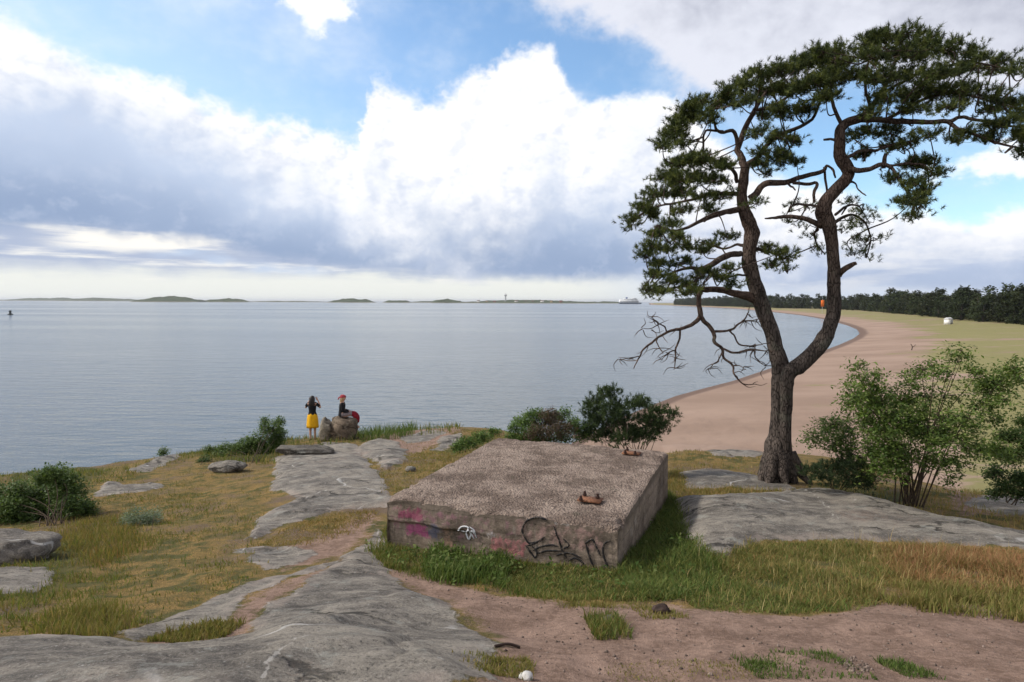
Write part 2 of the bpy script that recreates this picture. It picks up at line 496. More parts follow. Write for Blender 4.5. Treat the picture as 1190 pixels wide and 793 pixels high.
ROCKS = [  # outline in photograph, relief height
    ([(-40, 742), (70, 750), (150, 741), (200, 752), (255, 745), (275, 735), (309, 711), (353, 682), (390, 657), (425, 632), (438, 606), (445, 640), (452, 655), (472, 680), (520, 702),
      (572, 735), (580, 754), (552, 766), (540, 776), (560, 800), (200, 815), (-40, 815)], 0.045),
    ([(318, 544), (320, 531), (377, 514), (413, 516), (421, 527), (434, 547), (446, 556), (456, 570), (452, 590), (427, 593), (400, 595), (336, 612), (286, 628), (302, 604), (345, 580), (316, 570)], 0.10),
    ([(284, 636), (302, 633), (363, 637), (368, 643), (336, 658), (296, 667), (286, 654)], 0.025),
    ([(134, 733), (235, 704), (286, 679), (336, 668), (392, 650), (400, 655), (345, 672), (303, 691), (262, 724), (200, 735), (160, 745)], 0.03),
    ([(417, 520), (436, 511), (459, 514), (472, 524), (476, 536), (448, 547), (427, 534)], 0.14),
    ([(500, 524), (514, 507), (538, 505), (538, 513), (513, 524)], 0.10),
    ([(783, 583), (842, 579), (932, 573), (987, 577), (1038, 588), (1073, 597), (1125, 609), (1230, 626), (1230, 648), (1125, 636), (1073, 629), (987, 625), (918, 627), (883, 630),
      (859, 645), (832, 647), (811, 638), (794, 624), (783, 602)], 0.14),
    ([(790, 549), (814, 545), (866, 550), (901, 561), (942, 571), (894, 569), (849, 568), (800, 570)], 0.08),
    ([(770, 517), (820, 518), (880, 523), (888, 530), (830, 531), (772, 525)], 0.10),
    ([(112, 572), (125, 560), (150, 564), (187, 563), (188, 569), (150, 574), (115, 578)], 0.10),
    ([(140, 549), (175, 537), (205, 527), (225, 519), (233, 525), (205, 536), (170, 549)], 0.08),
    ([(-20, 664), (55, 660), (62, 670), (40, 690), (-20, 692)], 0.06),
    ([(462, 508), (500, 500), (520, 503), (500, 512), (470, 516)], 0.04),
    ([(1120, 585), (1190, 575), (1230, 590), (1180, 600)], 0.05),
]
ROCKP = [(px_poly(p), h) for p, h in ROCKS]
DIRT = [[(440, 655), (480, 664), (520, 678), (600, 694), (680, 708), (760, 704), (800, 708), (860, 713), (930, 716), (985, 712), (1015, 699), (1100, 699), (1230, 722), (1230, 815), (555, 815),
         (540, 776), (552, 766), (580, 754), (572, 735), (520, 702), (472, 680)],
        [(150, 744), (260, 722), (310, 690), (400, 652), (432, 620), (440, 604), (420, 634), (388, 660), (350, 684), (305, 713), (270, 737), (200, 750)],
        [(290, 640), (360, 628), (430, 596), (436, 602), (405, 640), (330, 664)],
        [(440, 512), (500, 492), (535, 500), (505, 520), (470, 530)],
        [(1090, 560), (1190, 565), (1190, 600), (1110, 600)]]
DIRTP = [px_poly(p) for p in DIRT]
GREEN = [[(432, 628), (445, 655), (540, 672), (620, 692), (700, 702), (790, 700), (822, 660), (800, 612), (780, 560), (700, 560), (440, 600)],
         [(790, 650), (860, 655), (960, 650), (1000, 690), (930, 712), (800, 706)],
         [(420, 500), (460, 487), (530, 492), (530, 502), (450, 510)],
         [(235, 520), (330, 500), (330, 530), (250, 545)], [(0, 548), (140, 545), (110, 560), (0, 565)],
         [(-10, 640), (130, 600), (130, 640), (40, 720), (-10, 730)],
         [(505, 525), (560, 505), (585, 505), (560, 520), (520, 535)],
         [(930, 560), (1080, 575), (1060, 590), (950, 575)]]
GREENP = [px_poly(p) for p in GREEN]
HUMPS = [(px_poly([(262, 800), (285, 768), (318, 742), (350, 730), (395, 728), (430, 738), (480, 752), (530, 775), (565, 805)]), 0.09, 0.22),
         (px_poly([(-20, 815), (-20, 748), (60, 750), (150, 748), (215, 758), (270, 757), (255, 790), (240, 815)]), 0.05, 0.2)]
VEINS = [([(303, 797), (322, 780), (345, 765), (363, 754)], 0.028), ([(425, 734), (470, 730), (505, 722), (537, 713)], 0.010), ([(355, 580), (372, 574), (392, 569)], 0.040), ([(437, 640), (441, 612), (449, 590)], 0.030),
         ([(284, 636), (290, 652), (300, 664)], 0.030), ([(286, 629), (330, 614), (380, 600), (425, 592)], 0.022), ([(262, 728), (290, 700), (320, 684), (360, 668)], 0.022), ([(478, 688), (492, 690), (500, 694)], 0.035),
         ([(930, 576), (955, 590), (970, 606), (985, 622)], 0.030), ([(955, 590), (1000, 590), (1040, 596)], 0.02), ([(300, 712), (320, 700), (345, 690)], 0.02)]
VEINP = [(px_poly(p), w) for p, w in VEINS]
def vein_mask(x, y):
    best = np.zeros(len(x))
    wx = x + fbm2(x * 5, y * 5, 3, 71) * 0.10; wy = y + fbm2(x * 5, y * 5, 3, 72) * 0.10
    for P, w in VEINP:
        for (ax, ay), (bx, by) in zip(P[:-1], P[1:]):
            dx, dy = bx - ax, by - ay
            t = np.clip(((wx - ax) * dx + (wy - ay) * dy) / (dx * dx + dy * dy + 1e-9), 0, 1)
            d = np.hypot(wx - ax - t * dx, wy - ay - t * dy)
            best = np.maximum(best, np.clip(1.2 - d / (w * 0.55) * 0.8, 0, 1))
    return best

def rock_sd(x, y, wob=True):
    best = np.full(len(x), -9.0); rel = np.zeros(len(x))
    wx = x + (fbm2(x * 1.6, y * 1.6, 3, 21) * 0.35 if wob else 0)
    wy = y + (fbm2(x * 1.6 + 9, y * 1.6, 3, 22) * 0.35 if wob else 0)
    for P, h in ROCKP:
        mnx, mny = P.min(0) - 2; mxx, mxy = P.max(0) + 2
        k = (x > mnx) & (x < mxx) & (y > mny) & (y < mxy)
        if not k.any(): continue
        s = poly_sd(wx[k], wy[k], P)
        best[k] = np.maximum(best[k], s)
        rel[k] = np.maximum(rel[k], h * (1 - np.exp(-np.clip(s + 0.04, 0, 9) / 0.22)))
    return best, rel
def poly_mask(x, y, polys, w):
    best = np.full(len(x), -9.0)
    for P in polys:
        mnx, mny = P.min(0) - 2; mxx, mxy = P.max(0) + 2
        k = (x > mnx) & (x < mxx) & (y > mny) & (y < mxy)
        if k.any():
            best[k] = np.maximum(best[k], poly_sd(x[k], y[k], P))
    return np.clip(0.5 + best / w, 0, 1)
def full_h(x, y):
    x, y = np.atleast_1d(np.asarray(x, float)), np.atleast_1d(np.asarray(y, float))
    z, sd, zb = base_h(x, y)
    near = (y < 45) & (np.abs(x) < 45)
    rs = np.full(len(x), -9.0)
    if near.any():
        xx, yy = x[near], y[near]
        s, rel = rock_sd(xx, yy)
        rk = np.clip(s / 0.3, 0, 1)
        ca, sa = math.cos(0.5), math.sin(0.5)
        u, v = xx * ca + yy * sa, -xx * sa + yy * ca
        ridg = np.abs(fbm2(u * 0.5, v * 1.3, 3, 31)) * 2
        crack = np.clip(0.06 - np.abs(fbm2(u * 0.55 + 4, v * 1.1, 3, 35)), 0, 0.06) / 0.06
        st_ = fbm2(u * 0.42 + 3, v * 0.95, 4, 61, 0.45)
        ledge = sum(1 / (1 + np.exp(-np.clip((st_ - t_) / 0.006, -30, 30))) for t_ in (-0.16, -0.07, 0.02, 0.10, 0.19)) * 0.024
        zz = z[near] + rel + rk * (ledge - 0.06) + rk * (ridg * 0.06 - 0.02 + fbm2(xx * 0.6, yy * 0.6, 2, 36) * 0.08 + fbm2(u * 5, v * 8, 4, 33, 0.6) * 0.026 - crack ** 2 * 0.03)
        for HP, hh_, hw_ in HUMPS:
            sh_ = poly_sd(xx + fbm2(xx * 2, yy * 2, 3, 81) * 0.2, yy + fbm2(xx * 2 + 5, yy * 2, 3, 82) * 0.2, HP)
            zz += hh_ / (1 + np.exp(-np.clip(sh_ / hw_ * 2.5, -30, 30)))
        zz += (1 - rk) * (fbm2(xx * 1.3, yy * 1.3, 4, 40) * 0.12 + fbm2(xx * 7, yy * 7, 2, 44) * 0.02)
        z[near] = zz
        rs[near] = s
    return z, sd, rs, zb
def gz(x, y): return float(full_h(x, y)[0][0])
def gp(px, py):
    p = ground_px(px, py)
    return np.array((p[0], p[1], gz(p[0], p[1])))

# ------------------------------------------------------------------ materials
def new_mat(name, rough=0.9, spec=0.2):
    m = bpy.data.materials.new(name)
    m.use_nodes = True
    t = m.node_tree
    N = NT(t)
    b = t.nodes['Principled BSDF']
    b.inputs['Roughness'].default_value = rough
    b.inputs['Specular IOR Level'].default_value = spec
    return m, N, b
def bump(N, b, h, strength=0.5, dist=0.02):
    nd = N.n('ShaderNodeBump')
    nd.inputs['Strength'].default_value = strength
    nd.inputs['Distance'].default_value = dist
    N.put(nd.inputs['Height'], h)
    N.t.links.new(nd.outputs[0], b.inputs['Normal'])
def simple(name, c, rough=0.8, spec=0.25, var=0.25, scale=6.0, bmp=0.0, metal=0.0):
    m, N, b = new_mat(name, rough, spec)
    g = N.n('ShaderNodeNewGeometry')
    n = N.noise(g.outputs['Position'], scale, 5, 0.6)
    c = np.array(c[:3])
    N.put(b.inputs['Base Color'], N.mix(N.sstep(n, 0.3, 0.7), tuple(c * (1 - var)), tuple(np.minimum(c * (1 + var), 1))))
    b.inputs['Metallic'].default_value = metal
    if bmp:
        bump(N, b, n, bmp, 0.02)
    return m
def rock_nodes(N, pos, dark=0.095, lightv=0.275):
    stretch = N.n('ShaderNodeMapping')
    stretch.inputs['Rotation'].default_value = (0, 0, -0.5)
    stretch.inputs['Scale'].default_value = (0.8, 1.6, 1.6)
    N.put(stretch.inputs['Vector'], pos)
    sv = stretch.outputs[0]
    n1 = N.noise(sv, 0.9, 6, 0.6)
    n2 = N.noise(sv, 5.0, 7, 0.65)
    n3 = N.noise(pos, 46, 5, 0.8)
    d, l = dark, lightv
    c = N.mix(N.sstep(N.add(n1, N.mul(N.sub(n2, 0.5), 1.1)), 0.28, 0.72), (d * 1.08, d * 0.95, d * 0.82), (l, l * 0.885, l * 0.73))
    c = N.mix(N.mul(N.sstep(n3, 0.52, 0.66), 0.6), c, (0.36, 0.33, 0.295))
    c = N.mix(N.mul(N.sstep(n3, 0.48, 0.34), 0.85), c, (0.045, 0.043, 0.040))
    # pale quartz veins
    vn = N.m('ABSOLUTE', N.sub(N.noise(sv, 0.28, 3, 0.5, 0.4), 0.5))
    vein = N.mul(N.sstep(N.add(vn, N.mul(N.sub(n2, 0.5), 0.008)), 0.0050, 0.0015), N.sstep(N.noise(pos, 0.8, 4, 0.6), 0.45, 0.58))
    c = N.mix(N.mul(vein, 0.75), c, (0.50, 0.48, 0.45))
    wv = N.n('ShaderNodeVectorMath', operation='ADD')
    N.put(wv.inputs[0], sv)
    N.put(wv.inputs[1], N.xyz(N.mul(n1, 2.2), N.mul(n2, 0.8), N.mul(n1, -1.4)))
    ck = N.vor(wv.outputs[0], 0.55, 'DISTANCE_TO_EDGE')
    crk = N.sstep(N.add(ck, N.mul(N.sub(n2, 0.5), 0.03)), 0.030, 0.004)
    crk = N.mul(crk, N.sstep(N.noise(pos, 0.6, 3, 0.5), 0.42, 0.56))
    c = N.mix(N.mul(crk, 0.8), c, (0.035, 0.031, 0.026))
    lich = N.sstep(N.noise(pos, 2.6, 8, 0.75), 0.56, 0.64)
    c = N.mix(N.mul(lich, 0.5), c, (0.30, 0.30, 0.265))
    spot = N.sstep(N.noise(pos, 11, 5, 0.75), 0.60, 0.66)
    c = N.mix(N.mul(spot, 0.55), c, (0.06, 0.058, 0.052))
    pale = N.sstep(N.noise(pos, 16, 4, 0.75), 0.63, 0.68)
    c = N.mix(N.mul(pale, 0.6), c, (0.40, 0.39, 0.36))
    hgt = N.add(N.mul(n2, 0.8), N.add(N.mul(n3, 0.35), N.sub(N.mul(n1, 0.5), N.mul(crk, 0.5))))
    return c, hgt

def ground_mat():
    m, N, b = new_mat('ground_cover', 0.95, 0.12)
    g = N.n('ShaderNodeNewGeometry')
    pos = g.outputs['Position']
    nb = N.noise(pos, 0.7, 5, 0.6)
    nm = N.noise(pos, 3.2, 6, 0.65)
    nf = N.noise(pos, 22, 5, 0.7)
    nff = N.noise(pos, 90, 3, 0.7)
    jit = N.add(N.mul(N.sub(nm, 0.5), 0.9), N.mul(N.sub(nf, 0.5), 0.6))
    # dry meadow with mosses
    mead = N.mix(N.sstep(N.add(nm, N.mul(N.sub(nf, 0.5), 0.5)), 0.36, 0.62), (0.19, 0.15, 0.052), (0.37, 0.235, 0.082))
    mead = N.mix(N.sstep(N.add(nb, N.mul(N.sub(nf, 0.5), 0.6)), 0.50, 0.64), mead, (0.24, 0.165, 0.12))
    mead = N.mix(N.mul(N.sstep(N.add(nb, N.mul(N.sub(nm, 0.5), 0.8)), 0.46, 0.34), 0.7), mead, (0.085, 0.10, 0.032))
    grn = N.mul(N.sstep(N.add(N.attr('green'), jit), 0.5, 0.95), 0.8)
    mead = N.mix(grn, mead, N.mix(nf, (0.045, 0.07, 0.018), (0.10, 0.125, 0.035)))
    mead = N.mix(N.mul(N.sstep(nff, 0.60, 0.40), 0.75), mead, (0.055, 0.046, 0.022))
    dirt = N.mix(N.sstep(N.add(nm, N.mul(N.sub(nf, 0.5), 0.8)), 0.3, 0.7), (0.185, 0.120, 0.088), (0.335, 0.226, 0.172))
    dirt = N.mix(N.mul(N.sstep(nff, 0.60, 0.72), 0.6), dirt, (0.38, 0.32, 0.28))
    dirt = N.mix(N.mul(N.sstep(nff, 0.42, 0.30), 0.6), dirt, (0.085, 0.058, 0.045))
    dm = N.sstep(N.add(N.attr('dirt'), N.mul(jit, 0.9)), 0.40, 0.62)
    c = N.mix(dm, mead, dirt)
    rc, rh = rock_nodes(N, pos)
    vn_ = N.sstep(N.add(N.attr('vein'), N.add(N.mul(N.sub(nf, 0.5), 1.6), N.mul(N.sub(nm, 0.5), 1.6))), 0.50, 0.85)
    rc = N.mix(N.mul(vn_, 0.62), rc, (0.47, 0.44, 0.40))
    ra = N.add(N.attr('rock'), N.mul(jit, 0.5))
    rim = N.mul(N.sstep(N.attr('rock'), 0.98, 0.70), N.sstep(nm, 0.42, 0.62))
    rc = N.mix(N.mul(rim, 0.55), rc, N.mix(nf, (0.24, 0.175, 0.135), (0.40, 0.35, 0.31)))
    dust = N.sstep(N.add(nb, N.mul(N.sub(nf, 0.5), 0.7)), 0.60, 0.74)
    rc = N.mix(N.mul(dust, 0.45), rc, (0.25, 0.18, 0.14))
    rm = N.sstep(N.add(N.attr('rock'), N.mul(jit, 0.75)), 0.46, 0.56)
    c = N.mix(rm, c, rc)
    # beach
    bs = N.noise(N.vmul(pos, (0.25, 0.6, 1)), 0.35, 6, 0.6)
    bs = N.noise(N.vmul(pos, (0.25, 0.42, 1)), 0.30, 6, 0.6)
    sand = N.mix(N.sstep(bs, 0.35, 0.65), (0.275, 0.190, 0.142), (0.36, 0.255, 0.195))
    sand = N.mix(N.mul(N.sstep(N.noise(N.vmul(pos, (0.16, 0.30, 1)), 0.30, 6, 0.68), 0.53, 0.70), 0.6), sand, (0.25, 0.165, 0.13))
    sand = N.mix(N.mul(nf, 0.25), sand, (0.33, 0.24, 0.18))
    bg_ = N.sstep(N.add(N.attr('beachgrass'), N.add(N.mul(N.sub(N.noise(N.vmul(pos, (0.25, 0.6, 1)), 0.16, 6, 0.65), 0.5), 3.0), N.mul(N.sub(N.noise(N.vmul(pos, (0.35, 1.2, 1)), 0.7, 5, 0.7), 0.5), 1.3))), 0.45, 0.75)
    bgc = N.mix(N.noise(pos, 0.9, 6, 0.7), (0.15, 0.155, 0.052), (0.29, 0.265, 0.105))
    sand = N.mix(N.mul(bg_, 0.85), sand, bgc)
    wet = N.sstep(N.add(N.attr('wet'), N.mul(N.sub(bs, 0.5), 0.3)), 0.3, 0.7)
    sand = N.mix(wet, sand, (0.17, 0.115, 0.09))
    bm = N.sstep(N.add(N.attr('beach'), N.mul(jit, 0.4)), 0.4, 0.6)
    c = N.mix(bm, c, sand)
    N.put(b.inputs['Base Color'], c)
    N.put(b.inputs['Roughness'], N.mapr(rm, 0, 1, 0.97, 0.75))
    hg = N.add(N.mul(rh, N.mul(rm, 1.0)), N.mul(N.add(N.mul(nf, 0.7), N.mul(nff, 0.5)), N.sub(1, rm)))
    bump(N, b, hg, 0.8, 0.05)
    return m

def col_mat(name, rough=0.8, spec=0.15, trans=0.25, var=0.35):     # per-leaf colour from the mesh
    m, N, b = new_mat(name, rough, spec)
    a = N.attr('col', True)
    N.put(b.inputs['Base Color'], a)
    if trans:
        t = N.t
        tr = N.n('ShaderNodeBsdfTranslucent')
        t.links.new(N.mix(1.0, a, (1.25, 1.3, 0.7, 1), 'MULTIPLY'), tr.inputs['Color'])
        mx = N.n('ShaderNodeMixShader')
        mx.inputs[0].default_value = trans
        t.links.new(b.outputs[0], mx.inputs[1])
        t.links.new(tr.outputs[0], mx.inputs[2])
        t.links.new(mx.outputs[0], t.nodes['Material Output'].inputs[0])
    return m

def bark_mat(name, low, high, red=0.0):
    m, N, b = new_mat(name, 0.92, 0.1)
    g = N.n('ShaderNodeNewGeometry')
    pos = g.outputs['Position']
    v = N.vmul(pos, (1, 1, 0.28))
    n1 = N.noise(v, 9, 6, 0.65)
    vr = N.vor(v, 24, 'DISTANCE_TO_EDGE')
    crack = N.sstep(N.add(vr, N.mul(N.sub(n1, 0.5), 0.12)), 0.0, 0.10)
    c = N.mix(N.sstep(n1, 0.3, 0.7), low, high)
    c = N.mix(N.mul(N.sub(1, crack), 0.7), c, (0.022, 0.018, 0.016))
    c = N.mix(N.mul(N.sstep(N.noise(pos, 3, 5, 0.6), 0.56, 0.66), 0.35), c, (0.12, 0.12, 0.09))
    if red:
        z = N.sep(pos)[2]
        c = N.mix(N.mul(N.sstep(z, 7.6, 9.8), red), c, N.mix(n1, (0.08, 0.035, 0.020), (0.18, 0.085, 0.05)))
    N.put(b.inputs['Base Color'], c)
    bump(N, b, N.add(crack, N.mul(n1, 0.7)), 1.0, 0.03)
    return m
MAT_LEAF = col_mat('leaf', 0.6, 0.25, 0.3)
MAT_NEEDLE = col_mat('needle', 0.65, 0.2, 0.18)
MAT_GRASS = col_mat('grass_blade', 0.8, 0.12, 0.3)
MAT_BARK = bark_mat('pine_bark', (0.050, 0.040, 0.035), (0.120, 0.095, 0.080), 0.22)
MAT_DEADWOOD = bark_mat('dead_wood', (0.075, 0.050, 0.040), (0.16, 0.11, 0.085))
MAT_STEM = simple('shrub_stem', (0.075, 0.055, 0.04), 0.9, 0.1, 0.3, 12)
def boulder_mat(name, d=0.09, l=0.26, tint=(1, 1, 1)):
    m, N, b = new_mat(name, 0.9, 0.15)
    g = N.n('ShaderNodeNewGeometry')
    c, h = rock_nodes(N, g.outputs['Position'], d, l)
    c = N.mix(1.0, c, (*tint, 1), 'MULTIPLY')
    N.put(b.inputs['Base Color'], c)
    bump(N, b, h, 0.9, 0.05)
    return m
MAT_ROCK = boulder_mat('granite')
MAT_ROCK_BROWN = boulder_mat('granite_brown', 0.07, 0.19, (1.05, 0.9, 0.78))

# ------------------------------------------------------------------ ground sheet
def build_ground():
    s = np.concatenate([np.geomspace(0.5, 62, 480), np.geomspace(63, 9000, 150)])
    ys = s - 2.0
    us = np.linspace(-1.12, 1.12, 620)
    Y, Uu = np.meshgrid(ys, us, indexing='ij')
    X = Uu * (Y + 3.2)
    x, y = X.ravel(), Y.ravel()
    z, sd, rs, zb = full_h(x, y)
    mb = MB()
    nr, nc = X.shape
    i, j = np.meshgrid(np.arange(nr - 1), np.arange(nc - 1), indexing='ij')
    i, j = i.ravel(), j.ravel()
    F = np.stack([i * nc + j, i * nc + j + 1, (i + 1) * nc + j + 1, (i + 1) * nc + j], 1)
    mb.add(np.stack([x, y, z], 1), F)
    o = mb.build('ground', ground_mat(), smooth=True)
    tag(o, 'rocky headland of dry grass, granite and trodden earth above the sandy beach', 'ground', kind='structure')
    near = (y < 45) & (np.abs(x) < 45)
    at_ = {}
    at_['rock'] = np.clip(0.5 + rs / 0.35, 0, 1)
    for nm_, pl, w in (('dirt', DIRTP, 0.7), ('green', GREENP, 1.0)):
        a = np.zeros(len(x)); a[near] = poly_mask(x[near], y[near], pl, w); at_[nm_] = a
    vv_ = np.zeros(len(x)); vv_[near] = vein_mask(x[near], y[near]); at_['vein'] = vv_
    bch = beach_h(x, y, sd)
    at_['beach'] = np.clip(0.5 + (bch + 0.45 - zb) / 0.9, 0, 1)
    at_['wet'] = np.clip(1.0 - (sd - 0.3) / np.clip(y * 0.02, 1.6, 5), 0, 1)
    at_['beachgrass'] = np.clip((sd - 7.5) / 12, 0, 1) * (0.86 - 0.35 * np.clip((sd - 55) / 40, 0, 1) * np.clip(1 - (sd - 95) / 30, 0, 1))
    for k, v in at_.items():
        a = o.data.attributes.new(k, 'FLOAT', 'POINT')
        a.data.foreach_set('value', v.astype(np.float32))
build_ground()

# ------------------------------------------------------------------ sea
def build_sea():
    m, N, b = new_mat('sea_water', 0.12, 0.5)
    g = N.n('ShaderNodeNewGeometry')
    pos = g.outputs['Position']
    b.inputs['IOR'].default_value = 1.333
    big = N.noise(N.vmul(pos, (0.25, 1.0, 1)), 0.012, 4, 0.5)
    N.put(b.inputs['Base Color'], N.mix(N.sstep(big, 0.35, 0.65), (0.070, 0.090, 0.098), (0.092, 0.112, 0.116)))
    rot = N.n('ShaderNodeMapping')
    rot.inputs['Rotation'].default_value = (0, 0, 0.25)
    rot.inputs['Scale'].default_value = (0.32, 1.0, 1.0)
    N.put(rot.inputs['Vector'], pos)
    w1 = N.noise(rot.outputs[0], 0.55, 3, 0.5, 0.3)
    w2 = N.noise(rot.outputs[0], 1.7, 3, 0.55, 0.2)
    w3 = N.noise(pos, 5.0, 2, 0.5)
    bump(N, b, N.add(N.mul(w1, 0.7), N.add(N.mul(w2, 0.30), N.mul(w3, 0.06))), 0.33, 0.8)
    N.put(b.inputs['Roughness'], N.mapr(big, 0.35, 0.65, 0.10, 0.20))
    mb = MB()
    V = [(-26000, -300, 0), (26000, -300, 0), (26000, 31000, 0), (-26000, 31000, 0)]
    mb.add(V, [(0, 1, 2, 3)])
    o = mb.build('sea', m)
    tag(o, 'calm grey blue sea reaching to the horizon', 'sea', kind='structure')
build_sea()

#PART2
# ------------------------------------------------------------------ concrete block
HB = CAMZ - 2.5
BA, BB, BC_, BD = [atz(*p, HB) for p in ((449.5, 577), (718, 613), (776.5, 524), (578, 508))]
BOT = CAMZ - 3.75
def block_top(s, t):                         # s along the front edge, t towards the back
    return (BA * (1 - s) + BB * s) * (1 - t) + (BD * (1 - s) + BC_ * s) * t
def front_pt(px, py, out=0.0):               # photograph pixel on the front face
    e = BB - BA; n = np.cross(e, (0, 0, 1.0)); n /= np.linalg.norm(n)
    if n[1] > 0: n = -n
    d = np.array(ray(px, py)); o = np.array((0, 0, CAMZ))
    tt = np.dot(BA - o, n) / np.dot(d, n)
    return o + d * tt + n * out
def concrete_mat(name, top):
    m, N, b = new_mat(name, 0.95, 0.1)
    g = N.n('ShaderNodeNewGeometry')
    pos = g.outputs['Position']
    n1 = N.noise(pos, 1.6, 6, 0.65)
    n2 = N.noise(pos, 9, 6, 0.7)
    n3 = N.noise(pos, 60, 3, 0.7)
    vo = N.vor(pos, 34)
    if top:
        c = N.mix(N.sstep(N.add(n1, N.mul(N.sub(n2, 0.5), 0.6)), 0.36, 0.64), (0.20, 0.148, 0.118), (0.42, 0.325, 0.265))
        c = N.mix(N.mul(N.sstep(vo, 0.34, 0.12), N.mul(N.sstep(n3, 0.35, 0.65), 0.7)), c, (0.50, 0.42, 0.36))
        c = N.mix(N.mul(N.sstep(N.noise(N.vmul(pos, (0.6, 1.6, 1)), 14, 5, 0.7), 0.44, 0.34), 0.8), c, (0.05, 0.040, 0.034))
        c = N.mix(N.mul(N.sstep(N.noise(pos, 3.3, 5, 0.7), 0.60, 0.68), 0.4), c, (0.11, 0.105, 0.07))
        h = N.add(N.mul(n2, 0.5), N.add(N.mul(n3, 0.7), N.mul(N.sub(0.5, vo), 0.9)))
        bump(N, b, h, 1.0, 0.06)
    else:
        streak = N.noise(N.vmul(pos, (5, 5, 0.5)), 2.4, 5, 0.6)
        c = N.mix(N.sstep(N.add(n1, N.mul(N.sub(n2, 0.5), 0.6)), 0.3, 0.7), (0.135, 0.105, 0.082), (0.32, 0.255, 0.20))
        c = N.mix(N.mul(N.sstep(streak, 0.54, 0.70), 0.65), c, (0.055, 0.048, 0.04))
        c = N.mix(N.mul(N.sstep(streak, 0.40, 0.30), 0.35), c, (0.40, 0.36, 0.32))
        c = N.mix(N.mul(N.sstep(n3, 0.45, 0.3), 0.5), c, (0.06, 0.05, 0.042))
        board = N.m('ABSOLUTE', N.sub(N.m('FRACT', N.mul(N.add(N.sep(pos)[2], N.mul(N.sub(n1, 0.5), 0.02)), 6.2)), 0.5))
        c = N.mix(N.mul(N.sstep(board, 0.06, 0.0), 0.45), c, (0.06, 0.05, 0.04))
        foot = N.sstep(N.add(N.sep(pos)[2], N.mul(N.sub(n2, 0.5), 0.35)), HB - 0.40, HB - 0.75)
        c = N.mix(N.mul(foot, 0.5), c, (0.16, 0.12, 0.085))
        eff = N.sstep(N.noise(N.vmul(pos, (1, 1, 0.6)), 3.1, 7, 0.72), 0.58, 0.68)
        c = N.mix(N.mul(eff, 0.45), c, (0.42, 0.38, 0.34))
        damp = N.sstep(N.add(N.sep(pos)[2], N.mul(N.sub(n1, 0.5), 0.5)), HB - 0.16, HB - 0.02)
        c = N.mix(N.mul(damp, 0.55), c, (0.085, 0.070, 0.058))
        # spray paint remnants
        pa = N.attr('paint_amount')
        pc = N.attr('paint', True)
        pm = N.sstep(N.add(pa, N.add(N.mul(N.sub(n2, 0.5), 1.7), N.mul(N.sub(N.noise(N.vmul(pos, (1, 1, 0.4)), 12, 5, 0.7), 0.5), 1.0))), 0.42, 0.80)
        c = N.mix(N.mul(pm, 0.70), c, pc)
        bump(N, b, N.add(N.mul(n2, 0.6), N.mul(n3, 0.4)), 0.9, 0.03)
    N.put(b.inputs['Base Color'], c)
    return m
def worn_paint(name, c, wear=0.5):
    m, N, b = new_mat(name, 0.8, 0.2)
    pos = N.n('ShaderNodeNewGeometry').outputs['Position']
    n = N.noise(pos, 26, 6, 0.75)
    N.put(b.inputs['Base Color'], N.mix(N.sstep(n, wear, wear + 0.16), c, (0.16, 0.13, 0.105)))
    return m
MAT_PAINT_BLACK = worn_paint('black_spray_paint', (0.018, 0.017, 0.018), 0.50)
MAT_PAINT_WHITE = simple('white_spray_paint', (0.60, 0.60, 0.62), 0.7, 0.3, 0.15, 30)
MAT_RUST = simple('rusted_steel', (0.20, 0.088, 0.045), 0.85, 0.3, 0.45, 40, 0.6)
MAT_RUST_DARK = simple('dark_rusted_steel', (0.045, 0.022, 0.016), 0.8, 0.3, 0.4, 40, 0.4)

